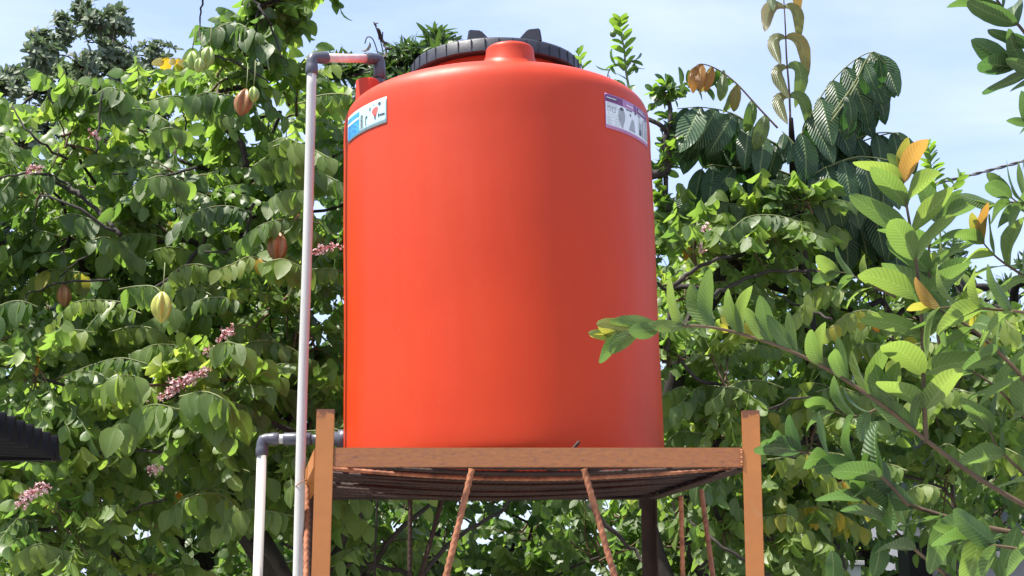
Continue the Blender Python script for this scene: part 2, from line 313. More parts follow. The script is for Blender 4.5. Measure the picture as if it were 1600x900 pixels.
KINDS = {
 'car': ([template(.58+.05*(i % 3), .18+.1*(i % 2), .2+.22*i, OV, wave=.015, seed=i) for i in range(5)], 'l_car'),
 'far': ([template(.42, .25, .2+.3*i, EL, seed=i) for i in range(3)], 'l_far'),
 'mango': ([template(.20, .2, .5+.3*i, LA, seed=i) for i in range(3)], 'l_mango'),
 'lime': ([template(.50, .25, .2+.3*i, EL, wave=.01, seed=i) for i in range(3)], 'l_lime'),
 'mat': ([template(.40, .12, .35+.3*i, LA, nu=14, nv=2, wave=.018, seed=i) for i in range(4)], 'l_mat'),
 'arch': ([template(.27, .22, .3, LA, nu=14, nv=2, wave=.012, seed=i, bend=2.05+.25*i) for i in range(3)], 'l_mat'),
 'gua': ([template(.38+.022*i, .10+.09*(i % 4), .1+.2*((i*5) % 8), EL, nu=14, nv=2, wave=.012+.004*(i % 4), seed=i, bend=.22*((i % 3)-1)) for i in range(8)], 'l_gua'),
 'dead': ([template(.34, 1.1, 1.6, LA, seed=i) for i in range(2)], 'l_dead'),
}
tree_lr = [None]
BATCH = []     # (tree, kind, arrays)
def nrm(a): return a/(np.linalg.norm(a, axis=-1, keepdims=True)+1e-9)
def add_leaves(tree, kind, O, A, Nn, Ln, Wf, T):
    O, A, Nn = (np.asarray(q, float).reshape(-1, 3) for q in (O, A, Nn))
    n = len(O); A = nrm(A); Nn = nrm(Nn - A*(Nn*A).sum(1, keepdims=True)); B = np.cross(Nn, A)
    BATCH.append(dict(tree=tree, kind=kind, O=O, A=A, N=Nn, B=B, L=np.broadcast_to(Ln, n).astype(float), W=np.broadcast_to(Wf, n).astype(float),
                      T=np.clip(np.broadcast_to(T, n).astype(float), 0, 1), K=rng.integers(0, len(KINDS[kind][0]), n)))
def emit_leaves():
    allc = []
    for bi, b in enumerate(BATCH):
        c = b['O'] + b['A']*b['L'][:, None]*.5; x, y, d = proj(c); b['px'] = b['L']*FPX/d
        b['face'] = np.abs((b['N']*nrm(c-np.array([0, 0, EYE]))).sum(1))*.7+.3
        ok = (x > -10) & (x < 1610) & (y > -10) & (y < 910) & ~((x > 545) & (x < 1030) & (y > 70) & (y < 770) & (d > 4.9))
        b['x'], b['y'], b['d'], b['ok'] = x, y, d, ok
        b['vis'] = np.zeros(len(x), bool)
    cell = {}
    for bi, b in enumerate(BATCH):
        gx = (b['x']//13).astype(int); gy = (b['y']//13).astype(int)
        for i in np.nonzero(b['ok'])[0]:
            k = (gx[i], gy[i]); q = cell.get(k)
            if q is None or b['d'][i] < q[0]: cell[k] = (b['d'][i], bi, i)
    for d, bi, i in cell.values(): BATCH[bi]['vis'][i] = True
    trees = {}
    for b in BATCH: trees.setdefault(b['tree'].name, []).append(b)
    cache = {}; total = 0
    for tn, bs in trees.items():
        allsc = np.concatenate([(b['px']*b['face']*b['W'])*b['vis']*(b['px'] > 9) for b in bs]); 
        thr = np.sort(allsc)[::-1][295] if len(allsc) > 295 else -1
        if len(allsc) <= 295: pick = [b['ok'] | True for b in bs]
        else:
            pick = [((b['px']*b['face']*b['W'])*b['vis']*(b['px'] > 9)) > max(thr, 0) for b in bs]
        tree = bs[0]['tree']; inv = wmat(tree).inverted()
        for b, pk in zip(bs, pick):
            tm, mn = KINDS[b['kind']]
            for i in np.nonzero(pk)[0]:
                tb = round(float(b['T'][i])*16)/16; key = (b['kind'], int(b['K'][i]), tb)
                if key not in cache:
                    V, F, U = tm[key[1]]; me = leafmesh(V[None], F, U, np.array([tb]), M[mn]); cache[key] = me
                o = bpy.data.objects.new('leaf', cache[key]); COL.objects.link(o); o.parent = tree
                l, w = b['L'][i], b['W'][i]
                Mx = Matrix.Identity(4)
                for c in range(3): Mx[c][0] = b['A'][i][c]*l; Mx[c][1] = b['B'][i][c]*l*w; Mx[c][2] = b['N'][i][c]*l; Mx[c][3] = b['O'][i][c]
                o.matrix_parent_inverse = inv; o.matrix_basis = Mx; total += 1
        rest = [(b, ~pk) for b, pk in zip(bs, pick) if (~pk).any()]
        for b, r in rest:
            tm, mn = KINDS[b['kind']]
            TV = np.stack([t[0] for t in tm]); F, U = tm[0][1], tm[0][2]
            tv = TV[b['K'][r]]; l = b['L'][r][:, None, None]; w = b['W'][r][:, None, None]
            V = b['O'][r][:, None] + l*(tv[:, :, 0:1]*b['A'][r][:, None] + tv[:, :, 1:2]*w*b['B'][r][:, None] + tv[:, :, 2:3]*b['N'][r][:, None])
            me = leafmesh(V, F, U, b['T'][r], M[mn]); o = link('foliage', me, tree); o['kind'] = 'stuff'
    print('individual leaves', total, 'all', sum(len(b['O']) for b in BATCH))
def leafmesh(V, F, U, T, mat):
    n, k, _ = V.shape
    FF = (F[None] + (np.arange(n)*k)[:, None, None]).reshape(-1, 4)
    me = np_mesh('leaf', V.reshape(-1, 3), FF, mat)
    uv = me.uv_layers.new(name='UVMap'); UU = np.tile(U, (n, 1)); uv.data.foreach_set('uv', UU[FF.ravel()].astype(np.float32).ravel())
    at = me.attributes.new('tint', 'FLOAT', 'POINT'); at.data.foreach_set('value', np.repeat(T, k).astype(np.float32))
    return me
def rdir(n, up=0.0):
    v = nrm(rng.normal(size=(n, 3))); v[:, 2] += up; return nrm(v)
DOWN = np.array([0, 0, -1.0])

def pinnate(tree, kind, S0, D, Rl, n, L0, L1, tint, droop=.35, lat=.42, hang=.95, rachis=True, matn='gtwig', tipsize=1.0):
    """compound leaves: S0 (m,3) starts, D (m,3) directions, Rl (m,) lengths; n leaflet stations"""
    m = len(S0); Rl = np.broadcast_to(Rl, m)[:, None]; D = nrm(D)
    pts = []
    base_t = tint
    for j in range(n):
        t = (j+.8)/n
        p = S0 + D*Rl*t + DOWN*Rl*droop*t*t; T = nrm(D + DOWN*2*droop*t)
        side = 1 if j % 2 else -1
        latv = nrm(np.cross(T, np.array([0, 0, 1.0])+rng.normal(size=(m, 3))*.1))*side
        A = nrm(latv*lat + DOWN*hang + T*.2 + rng.normal(size=(m, 3))*.13)
        if j == n-1: A = nrm(T*.6 + DOWN*.6 + rng.normal(size=(m, 3))*.15)
        Nn = np.cross(A, T)*side*-1 + latv*.2 + rng.normal(size=(m, 3))*.22
        ln = (L0+(L1-L0)*t)*rng.uniform(.8, 1.15, m)
        add_leaves(tree, kind, p, A, Nn, ln, rng.uniform(.85, 1.12, m), np.where(base_t > .94, base_t, np.minimum(base_t + rng.normal(0, .06, m), .915)))
    if rachis:
        ts = np.linspace(0, 1, 4)
        P3 = S0[:, None] + D[:, None]*Rl[:, None]*ts[None, :, None] + DOWN*Rl[:, None]*droop*(ts**2)[None, :, None]
        return P3
def twig_curves(C, E, sag=.12, m=5):
    ts = np.linspace(0, 1, m)[None, :, None]; d = E-C; l = np.linalg.norm(d, axis=1)[:, None, None]
    off = rng.normal(size=(len(C), 1, 3))*.12*l
    return C[:, None]*(1-ts) + E[:, None]*ts + np.array([0, 0, 1.0])*sag*l*np.sin(ts*np.pi)*1.0 + off*np.sin(ts*np.pi)

def crown(tree, lobes, trunk_pts, ntw, nspr, spray, trunk_r=.07, twig_r=.006, bark='bark', twigm='twig'):
    """lobes: list of (centre Vector, radius). Builds limbs from the trunk to every lobe, twigs in the lobes, then calls spray(points, directions, outward)"""
    C = np.array([tuple(l[0]) for l in lobes]); Rr = np.array([l[1] for l in lobes])
    tree_lr[0] = Rr
    nodes = [np.array(p) for p in trunk_pts[1:]]; par = list(range(-1, len(nodes)-1)); nlob = len(nodes)
    order = np.argsort(np.linalg.norm(C - nodes[-1], axis=1))
    for i in order:
        dd = [np.linalg.norm(C[i]-p) + (.25 if C[i][2] < p[2]-.1 else 0) for p in nodes]
        par.append(int(np.argmin(dd))); nodes.append(C[i])
    wgt = np.zeros(len(nodes)); 
    for i in range(len(nodes)-1, -1, -1):
        wgt[i] += 1
        if par[i] >= 0: wgt[par[i]] += wgt[i]
    mb = MB(); tot = wgt[0]
    rad = lambda i: max(.006, trunk_r*(wgt[i]/tot)**.52)
    for i in range(nlob, len(nodes)):
        a, b = Vector(nodes[par[i]]), Vector(nodes[i]); d = (b-a)
        j = Vector(rng.normal(size=3))*d.length*.10; j2 = Vector(rng.normal(size=3))*d.length*.08
        pts = curve([a, a.lerp(b, .35)+j+Vector((0, 0, -.04*d.length)), a.lerp(b, .7)+j2+Vector((0, 0, .05*d.length)), b], 3)
        r0 = min(rad(par[i]), rad(i)*1.3); r1 = rad(i); mb.tube(pts, [r0+(r1-r0)*k/(len(pts)-1) for k in range(len(pts))], 7)
    link('limbs', mb.me('limbs', M[bark], True), tree)
    tb = MB(); tp = curve(trunk_pts, 5); r0 = trunk_r*1.25
    tb.tube(tp, [r0+(trunk_r*.8-r0)*k/(len(tp)-1) for k in range(len(tp))], 12); link('trunk', tb.me('trunk', M[bark], True), tree)
    n = len(C)*ntw; idx = np.repeat(np.arange(len(C)), ntw)
    d = rdir(n, .15); E = C[idx] + d*Rr[idx][:, None]*rng.uniform(.7, 1.12, n)[:, None]; st = C[idx] + rng.normal(size=(n, 3))*.03
    tw = twig_curves(st, E); rr = np.linspace(1, .35, 5)[None]*twig_r*rng.uniform(.6, 1.3, (n, 1))
    V, F = bulk_tubes(tw, rr, 4); o = link('twigs', np_mesh('twigs', V, F, M[twigm]), tree); o['kind'] = 'stuff'
    pos, dr, outw, li = [], [], [], []
    for s in range(nspr):
        t = (s+rng.uniform(.2, 1, n))/nspr*.8+.2; f = t*4; i0 = np.minimum(f.astype(int), 3); fr = (f-i0)[:, None]
        a = tw[np.arange(n), i0]; b = tw[np.arange(n), i0+1]; p = a*(1-fr)+b*fr; T = nrm(b-a)
        pos.append(p); o_ = nrm(p-C[idx]); outw.append(o_); li.append(idx)
        dr.append(nrm(T*.5 + o_*.45 + nrm(rng.normal(size=(n, 3)))*.75*np.array([1, 1, .5])))
    return spray(np.concatenate(pos), np.concatenate(dr), np.concatenate(outw), np.concatenate(li))
def lobes_from(grid, sky, y1, Yr, rpx, cell=86, jit=.4, keep=1.0):
    out = []; x0, x1 = grid
    for px in np.arange(x0, x1, cell):
        top = np.interp(px, *sky)
        for py in np.arange(top+rpx*.95, y1, cell):
            if rng.uniform() > keep: continue
            x = px+rng.uniform(-jit, jit)*cell; y = py+rng.uniform(-.2 if py < top+rpx*1.2 else -jit, jit)*cell
            Y = rng.uniform(*Yr); out.append((P(x, y, Y), pxm(rpx, Y)*rng.uniform(.85, 1.2)))
    return out

# ================================================================== SETTING
g = MB(); nG = 40
for i in range(nG+1):
    for j in range(nG+1):
        x = (i/nG*2-1); y = (j/nG*2-1); x = math.copysign(abs(x)**3, x)*600; y = math.copysign(abs(y)**3, y)*600
        g.v.append((x, y, .03*math.sin(x*1.3)*math.cos(y*.9) if abs(x) < 30 and abs(y) < 30 else 0))
g.f = [(i*(nG+1)+j, (i+1)*(nG+1)+j, (i+1)*(nG+1)+j+1, i*(nG+1)+j+1) for i in range(nG) for j in range(nG)]
o = g.build('ground', M['ground'], sm=True); o['kind'] = 'structure'

yd = MB(); ny = 12
for i in range(6):
    for j in range(7):                # unseen slabs with open joints, added to bounce sunlight up as fill
        yd.box(-6+i*2+.008, -4+i*2-.008, -7.5+j*2+.008, -5.5+j*2-.008, -.05, .035+.003*((i*3+j) % 3))
o = yd.build('bounce_slabs', M['bounce_yard'], bevel=0); o['kind'] = 'structure'

# ================================================================== STAND
ZB0 = 2.130; ZB1 = 2.191              # beam bottom / top
FL = P(508.5, 716, 5.0); FRp = P(1173, 717, 5.0); BL = P(474, 768, 6.12); BR = P(1014, 768, 6.12)
FL, FRp, BL, BR = (Vector((p.x, p.y, 0)) for p in (FL, FRp, BL, BR))
stand = empty('tank_stand', (0, 5.5, 0), 'ochre painted steel angle stand with rusty rebar braces carrying the big orange tank', 'stand')
ux = (FRp-FL).normalized(); uy = (BL-FL).normalized()
def frame(o, x, y): 
    x = x.normalized(); y = (y - x*y.dot(x)).normalized(); z = x.cross(y)
    return Matrix(((x.x, y.x, z.x, o.x), (x.y, y.y, z.y, o.y), (x.z, y.z, z.z, o.z), (0, 0, 0, 1)))
def angle_iron(name, a, b, wdir, hdir, w, h, t, mat, parent):   # L-section from a to b
    d = b-a; Mx = frame(a, d, wdir); l = d.length
    hz = 1 if Mx.col[2].to_3d().dot(hdir) > 0 else -1
    # cross-section polygon in (y, z)
    sec = [(0, 0), (w, 0), (w, t), (t, t), (t, h), (0, h)]
    v = []; f = []
    ns = 8
    for i in range(ns+1):
        for (yy, zz) in sec: v.append(Mx @ Vector((l*i/ns, yy, zz*hz)))
    for i in range(ns):
        for k in range(6): f.append((i*6+k, i*6+(k+1) % 6, (i+1)*6+(k+1) % 6, (i+1)*6+k))
    f.append((0, 1, 2, 3)); f.append((0, 3, 4, 5)); e = ns*6; f.append((e+3, e+2, e+1, e)); f.append((e+5, e+4, e+3, e))
    mb = MB(); mb.add(v, f); me = mb.me(name, mat)
    import bmesh
    bm = bmesh.new(); bm.from_mesh(me); bmesh.ops.recalc_face_normals(bm, faces=bm.faces)
    es = [ed for ed in bm.edges if len(ed.link_faces) == 2 and ed.link_faces[0].normal.angle(ed.link_faces[1].normal, 0) > .8]
    bmesh.ops.bevel(bm, geom=es, offset=.0015, segments=2, affect='EDGES'); bm.to_mesh(me); bm.free()
    return link(name, me, parent)
# posts: front pair rise past the platform (top at py 640)
LW = .057
def post(ax, ay, zt, dxb, dyb, mat, sx, sy):
    top = Vector((ax, ay, zt)); bot = Vector((ax+dxb, ay+dyb, 0))
    return angle_iron('leg', bot, top, Vector((-sx, 0, 0)), Vector((0, -sy, 0)), LW, LW, .005, mat, stand)
ztop = P(508, 641, 5.0).z
FLx, FRx = FL.x, FRp.x
post(FLx-LW/2, 4.972, ztop, -.012, 0, M['paint'], -1, -1)
post(FRx+LW/2, 4.972, ztop-.004, -.008, 0, M['paint'], 1, -1)
post(BL.x-.01, BL.y+.03, ZB1, -.03, .02, M['shaded_rust'], -1, 1)
post(BR.x+LW/2, BR.y+.03, ZB1, .0, .02, M['shaded_rust'], 1, 1)
# front/back/side beams (angle iron: vertical web + inward flange)
zc = ZB0
angle_iron('beam', Vector((FLx+LW/2+.001, 4.975, ZB0)), Vector((FRx-LW/2-.001, 4.975, ZB0)), Vector((0, 0, 1)), Vector((0, 1, 0)), ZB1-ZB0, .010, .005, M['paint2'], stand)
angle_iron('beam', Vector((BL.x+.05, BL.y+.028, ZB0)), Vector((BR.x-.02, BR.y+.028, ZB0)), Vector((0, 0, 1)), Vector((0, -1, 0)), ZB1-ZB0, .05, .005, M['shaded_rust'], stand)
angle_iron('beam', Vector((FLx-LW/2-.006, 4.98, ZB0-.002)), Vector((BL.x-.02, BL.y+.02, ZB0-.002)), Vector((0, 0, 1)), Vector((1, 0, 0)), ZB1-ZB0-.002, .045, .005, M['paint'], stand)
angle_iron('beam', Vector((FRx+.004, 5.035, ZB0-.002)), Vector((BR.x+.035, BR.y-.03, ZB0-.002)), Vector((0, 0, 1)), Vector((-1, 0, 0)), ZB1-ZB0-.004, .045, .005, M['shaded_rust'], stand)
def rebar(name, a, b, r, mat, parent, sag=0, pitch=None, lobes=2, step=None):
    a, b = Vector(a), Vector(b); d = b-a; l = d.length; pitch = pitch or r*2.4*lobes; step = step or pitch/8
    n = max(8, int(l/step)); Mx = frame(a, d, Vector((0, 0, 1)) if abs(d.normalized().z) < .9 else Vector((1, 0, 0)))
    K = 8; v = []; f = []
    for i in range(n+1):
        s = l*i/n; ph = 2*math.pi*s/pitch; ss = -sag*math.sin(math.pi*i/n)
        for k in range(K):
            th = 2*math.pi*k/K; rr = r*(1+.10*math.cos(lobes*(th)-ph*1.0)*1.0)
            p = Mx @ Vector((s, rr*math.cos(th), rr*math.sin(th))); p.z += ss; v.append(p)
    f = [(i*K+k, i*K+(k+1) % K, (i+1)*K+(k+1) % K, (i+1)*K+k) for i in range(n) for k in range(K)]
    f.append(tuple(range(K-1, -1, -1))); f.append(tuple(n*K+k for k in range(K)))
    mb = MB(); mb.add(v, f); return mb.build(name, mat, parent, sm=True)
# platform grid: rods across, resting on the side flanges, and rods front to back under them
for i in range(14):
    t = (i+.7)/14; a = FL.lerp(BL, t); b = FRp.lerp(BR, t)
    rebar('rod', (a.x-.01, a.y, ZB0+.026+.004*(i % 2)), (b.x+.015, b.y+rng.uniform(-.02, .02), ZB0+.024), .0066, M['rust' if i == 2 else 'shaded_rust'], stand, sag=.020+.009*(i % 3), lobes=2, pitch=.022)
for i in range(9):
    t = (i+.6)/9.2; a = FL.lerp(FRp, t); b = BL.lerp(BR, t)
    rebar('rod', (a.x, 5.0, ZB0+.044), (b.x, b.y+.01, ZB0+.044), .0085, M['shaded_rust'], stand, lobes=2, pitch=.024, sag=.004)
# braces (rebar) down to the feet
def brace(p0, p1, r=.0105, mat='rust'): return rebar('brace', p0, p1, r*.92, M[mat], stand, pitch=.024, lobes=2)
def dirp(pa, Ya, pb, Yb, zend=.15):   # line through two seen points, carried on down to the foot
    a, b = P(*pa, Ya), P(*pb, Yb); d = (b-a); k = (zend-a.z)/d.z; return a, a+d*k
a, b = dirp((737.5, 733), 5.012, (697, 900), 5.0); brace(a, b, .0108)
a, b = dirp((912.5, 733), 5.012, (960, 900), 5.0); brace(a, b, .0108)
a, b = dirp((1096, 766), 5.62, (1114, 900), 5.45); brace(a, b, .0095)
a, b = dirp((1064, 775), 5.80, (1067, 900), 5.88); brace(a, b, .0095)
a, b = dirp((692, 778), 6.12, (657, 900), 6.12); brace(a, b, .0100, 'shaded_rust')
a, b = dirp((641, 775), 6.10, (640, 900), 6.10); brace(a, b, .0095, 'shaded_rust')
a, b = dirp((479.5, 760), 5.5, (478, 900), 5.35); brace(a, b, .0100, 'rust')
a, b = dirp((484.5, 780), 5.9, (484, 900), 5.9); brace(a, b, .0100, 'shaded_rust')
# weld bead at the right post
wb = MB()
for k in range(7): 
    c = Vector((FRx-LW/2-.003, 4.972, ZB0+.006+k*.0075)); wb.tube([c-Vector((0, 0, .004)), c+Vector((0, 0, .004))], [.004+.001*(k % 2), .0045], 6)
wb.build('weld', M['paint2'], stand, sm=True)
# stub of bent wire sticking up behind the front beam
st = MB(); st.tube(curve([P(895, 702, 5.01), P(900, 696, 5.01), P(905, 690, 5.012)], 3), .006, 6); st.build('stub', M['shaded_rust'], stand, sm=True)

# ================================================================== TANK
TB = Vector((-.026, 5.62, 2.172)); tank = empty('water_tank', TB, 'big orange red plastic water tank with black screw lid standing on the steel stand', 'water tank')
tank.rotation_euler = (0, R(-1.35), 0)
def prof_fine(pts, n=6): 
    q = curve([Vector((r, 0, z)) for r, z in pts], n); return [(p.x, p.z) for p in q]
body = [(.0, .0)] + prof_fine([(.50, .0), (.545, .006), (.560, .03), (.562, .09)], 4)
body += [(.5605+.001*math.sin(z*9), z) for z in np.linspace(.12, 1.16, 22)]
body += prof_fine([(.5605, 1.19), (.5595, 1.25), (.553, 1.297), (.533, 1.328), (.492, 1.352), (.43, 1.374), (.36, 1.396), (.312, 1.417), (.290, 1.430), (.283, 1.46), (.283, 1.50)], 4)
body = [(max(r, .0005), z) for r, z in body]
def on_tank(name, mb, mat, sm=True, parent=None, auto=0):
    o = link(name, mb.me(name, mat, sm), parent or tank, world=False)
    if auto: shade_auto(o, auto)
    return o
on_tank('body', MB().lathe(body, 128), M['tank'])
def rsurf(r):                         # height of the dome at radius r
    rr = [p[0] for p in body if p[1] > 1.17]; zz = [p[1] for p in body if p[1] > 1.17]
    return float(np.interp(r, rr[::-1], zz[::-1]))
# boss at the front, port at the left
def boss(cx, cy, r, z0, z1, name, flare=.012, top=.014):
    pr = [(r+flare*1.6, z0), (r+flare*.6, z0+flare*.45), (r+.002, z0+flare*1.5)] + [(r, z0+(z1-z0)*.6), (r, z1-top)] + [(r-top*(1-math.cos(a)), z1-top+top*math.sin(a)) for a in np.linspace(.3, 1.57, 5)] + [(r*.55, z1+.002), (.001, z1+.003)]
    mb = MB().lathe(pr, 40, (cx, cy, 0))
    # drape the foot onto the dome
    mb.v = [(x, y, z if z > z0+flare*1.5+.001 else min(z, z1) + (rsurf(math.hypot(x, y)) - z0) - .004) for x, y, z in mb.v]
    return on_tank(name, mb, M['tank'])
boss(.052, -.415, .083, rsurf(.418), 1.424, 'boss', .012)
boss(-.470, -.05, .043, rsurf(.472), 1.450, 'inlet_port', .006, .006)
# lid
lp = [(.296, 1.450), (.311, 1.452), (.315, 1.457), (.3135, 1.498), (.308, 1.506), (.296, 1.510), (.24, 1.517), (.16, 1.523), (.08, 1.527), (.001, 1.528)]
lid = on_tank('lid', MB().lathe(lp, 96), M['lid'], auto=40); lid.location.z = .002
rib_me = MB().box(.3115, .3168, -.0016, .0016, 1.454, 1.501).me('rib', M['lid'])
for k in range(40):
    o = link('rib', rib_me, lid, world=False); o.rotation_euler = (0, 0, 2*math.pi*(k+.3)/40)
import bmesh
for sx, sy in ((-1, -1), (1, -1), (-1, 1), (1, 1)):
    # wedge grip: tall block at the outer end, ramp falling to the lid's middle
    xs = (.030, .060, .104, .110); zt = (1.518, 1.552, 1.556, 1.516)
    v = [(sx*x+(.012 if sx < 0 else .058), sy*y, z) for x, zz in zip(xs, zt) for y in (.195, .262) for z in (1.505, max(zz, 1.507))]
    f = [(4*i+1, 4*i+5, 4*i+7, 4*i+3) for i in range(3)] + [(4*i, 4*i+4, 4*i+5, 4*i+1) for i in range(3)] + [(4*i+2, 4*i+3, 4*i+7, 4*i+6) for i in range(3)] + [(0, 1, 3, 2), (12, 14, 15, 13)] + [(4*i, 4*i+2, 4*i+6, 4*i+4) for i in range(3)]
    me = MB().add(v, f).me('lid_grip', M['lid'])
    bm = bmesh.new(); bm.from_mesh(me); bmesh.ops.recalc_face_normals(bm, faces=bm.faces); bmesh.ops.bevel(bm, geom=bm.edges[:], offset=.004, segments=2, affect='EDGES'); bm.to_mesh(me); bm.free()
    shade_auto(link('lid_grip', me, lid, world=False), 50)
# a faint mould seam ring below the shoulder
on_tank('seam', MB().lathe([(.5592, 1.214), (.5602, 1.222), (.5601, 1.230), (.5585, 1.238)], 128, cap0=False, cap1=False), M['tank'])
# stickers: flat prints bent round the wall. s in metres along the wall, angle a0 measured from the camera side
def cyl(poly_s, a0, z0, off, nseg=1):
    out = []
    for s, z in poly_s:
        if a0 < 0: s, z = s*.954, z*.876    # left plate prints are drawn on a 285 x 105 mm grid
        a = a0 + s/.5605; zz = z0+z; r = (float(np.interp(zz, [p[1] for p in body], [p[0] for p in body])))+off
        out.append((r*math.sin(a), -r*math.cos(a), zz))
    return out
def patch(name, s0, s1, z0, z1, a0, zb, off, mat, parent, skew=0, thick=0):
    mb = MB(); n = max(2, int((s1-s0)/.012)+1); m = max(2, int((z1-z0)/.02)+1)
    pts = [(s0+(s1-s0)*i/n, z0+(z1-z0)*j/m + skew*(i/n)) for i in range(n+1) for j in range(m+1)]
    mb.add(cyl(pts, a0, zb, off), [(i*(m+1)+j, (i+1)*(m+1)+j, (i+1)*(m+1)+j+1, i*(m+1)+j+1) for i in range(n) for j in range(m)])
    if thick:
        k = len(mb.v); mb.add(cyl(pts, a0, zb, off-thick), [tuple(reversed(q)) for q in mb.f[:n*m]])
        ring = [(i*(m+1), (i+1)*(m+1)) for i in range(n)] + [(n*(m+1)+j, n*(m+1)+j+1) for j in range(m)] + [((i+1)*(m+1)+m, i*(m+1)+m) for i in range(n)] + [(j+1, j) for j in range(m)]
        mb.f += [(b, a, a+k, b+k) for a, b in ring]
    return on_tank(name, mb, mat, parent=parent)
def marks(name, polys, a0, zb, off, mat, parent):
    mb = MB()
    for poly in polys: mb.add(cyl(poly, a0, zb, off), [tuple(range(len(poly)))])
    o = on_tank(name, mb, mat, sm=False, parent=parent)
    if len(polys) > 1: o['kind'] = 'stuff'
    return o
def rect(s, z, w, h, sk=0): return [(s, z), (s+w, z+sk), (s+w, z+h+sk), (s, z+h)]
def disc(s, z, rs, rz, n=14): return [(s+rs*math.cos(2*math.pi*k/n), z+rz*math.sin(2*math.pi*k/n)) for k in range(n)]
# right sticker
A0 = R(41.5); ZS = 1.130; WS = .30; HS = .124
sr = patch('sticker', 0, WS, 0, HS, A0, ZS, .0022, M['s_lilac'], tank, thick=.0016)
sr['label'] = 'white and purple instruction sticker at the upper right of the tank'
patch('print_field', .002, WS-.004, .012, HS-.030, A0, ZS, .0030, M['s_white'], sr)
patch('header_band', .001, .095, HS-.028, HS-.003, A0, ZS, .0030, M['s_purple'], sr)
patch('header_band', .108, .168, HS-.030, HS-.005, A0, ZS, .0030, M['s_lilac'], sr)
patch('header_band', .168, .186, HS-.030, HS-.003, A0, ZS, .0031, M['s_purple'], sr)
patch('header_band', .195, .292, HS-.030, HS-.004, A0, ZS, .0032, M['s_purple'], sr)
pl = []
for k in range(5): pl.append(rect(.008, .088-.0045*k+.002, .05+.01*(k % 2), .0012))
for k in range(8): pl.append(rect(.008, .042-.0038*k, .06+.012*((k*7) % 3)-.01, .0012))
for k in range(9): pl.append(rect(.20+.012*(k % 3)*0, .086-.005*k, .02, .0014))
pl += [rect(.010, .062, .016, .0022), rect(.010, .062, .0022, .018), rect(.024, .062, .0022, .018), rect(.010, .078, .016, .0022)]
pl += [rect(.032, .060, .018, .0028), rect(.032, .060, .0028, .019), rect(.047, .060, .0028, .019), rect(.032, .077, .018, .0028)]
for k in range(6): pl.append([(.010+.011*k, .048), (.014+.011*k, .056-.003*(k % 2)), (.016+.011*k, .056-.003*(k % 2)), (.012+.011*k, .048)])
pl += [disc(.085, .058, .020, .030, 20), [(.072, .036), (.098, .036), (.089, .014), (.086, .014)], [(.128, .018), (.172, .018), (.164, .060), (.150, .062)], rect(.205, .020, .022, .045), rect(.232, .018, .010, .062), rect(.252, .018, .010, .070), rect(.272, .018, .016, .074)]
marks('printed_marks', pl, A0, ZS, .0038, M['s_grey'], sr)
marks('dark_marks', [disc(.085, .083, .011, .006), rect(.112, HS-.036, .04, .004), rect(.17, HS-.038, .014, .008), rect(.196, HS-.037, .08, .004), [(.135, .074), (.142, .068), (.145, .080), (.138, .078)], rect(.206, .022, .009, .02), rect(.008, HS-.020, .055, .004), disc(.216, .030, .007, .01)], A0, ZS, .0042, M['s_black'], sr)
marks('white_marks', [rect(.006, HS-.016+.0, .05, .003), rect(.115, HS-.02, .045, .004), rect(.20, HS-.018, .07, .003), rect(.20, HS-.012, .05, .002)], A0, ZS, .0044, M['s_white'], sr)
# left sticker: pale plate with a blue end, red wedge
B0 = R(-69.5); ZL = 1.166; WL = .272; HL = .092
sl = patch('sticker', 0, .285, 0, .105, B0, ZL, .0035, M['s_mint'], tank, thick=.003)
sl['label'] = 'pale sticker with blue end and red wedge at the upper left of the tank'
patch('blue_panel', .006, .118, .006, .093, B0, ZL, .0042, M['s_blue'], sl)
patch('white_band', .006, .118, .062, .070, B0, ZL, .0046, M['s_white'], sl)
marks('red_wedge', [[(.205, .062), (.215, .074), (.232, .078), (.243, .072), (.228, .034), (.224, .034)]], B0, ZL, .0046, M['s_red'], sl)
pl = [rect(.222, .028, .006, .020), disc(.250, .086, .007, .007), rect(.192, .070, .005, .016), rect(.243, .032, .006, .014), rect(.252, .034, .026, .007), rect(.216, .086, .004, .006), rect(.165, .018, .004, .032), disc(.172, .052, .006, .005)]
for k in range(9): pl.append([(.126+.004*(k % 3), .016+.006*k), (.150-.003*(k % 2), .019+.006*k), (.148-.004*(k % 3), .022+.006*k), (.128, .019+.006*k)])
for k in range(7): pl.append(rect(.018+.0*k, .014+.007*k, .08-.02*(k % 3)*.5, .0015))
marks('dark_marks', pl, B0, ZL, .0050, M['s_black'], sl)

# ================================================================== PIPES
def pipe_thing(name, base, label): return empty(name, base, label, 'water pipe')
PY = 5.42
pt = P(486, 112, PY); pb = P(466, 890, PY)
x_p = (pt.x+pb.x)/2
inl = pipe_thing('inlet_pipe', (x_p, PY, 0), 'tall white plastic pipe with two grey elbows bending over into the tank top')
zt = P(486, 90, PY).z; r_p = .0172; r_e = .0225
px_in = (TB.x-.455+1.42*math.sin(R(-1.35)))     # the port axis
end = Vector((px_in+.025, 5.59, 0)); ztop2 = P(590, 92, 5.59).z
cA = Vector((x_p, PY, zt)); cB = Vector((end.x, end.y, ztop2))
MB().tube(curve([Vector((x_p+.008, PY, 0)), Vector((x_p+.004, PY+.004, 1.2)), Vector((x_p-.001, PY+.006, 2.3)), Vector((x_p+.002, PY+.002, 3.0)), Vector((x_p, PY, zt-.03))], 8), r_p, 20).build('riser', M['pvc'], inl, sm=True)
dh = (cB-cA).normalized()
MB().tube([cA+dh*.03, cB-dh*.03], r_p*.93, 20).build('crossover', M['glue'], inl, sm=True)
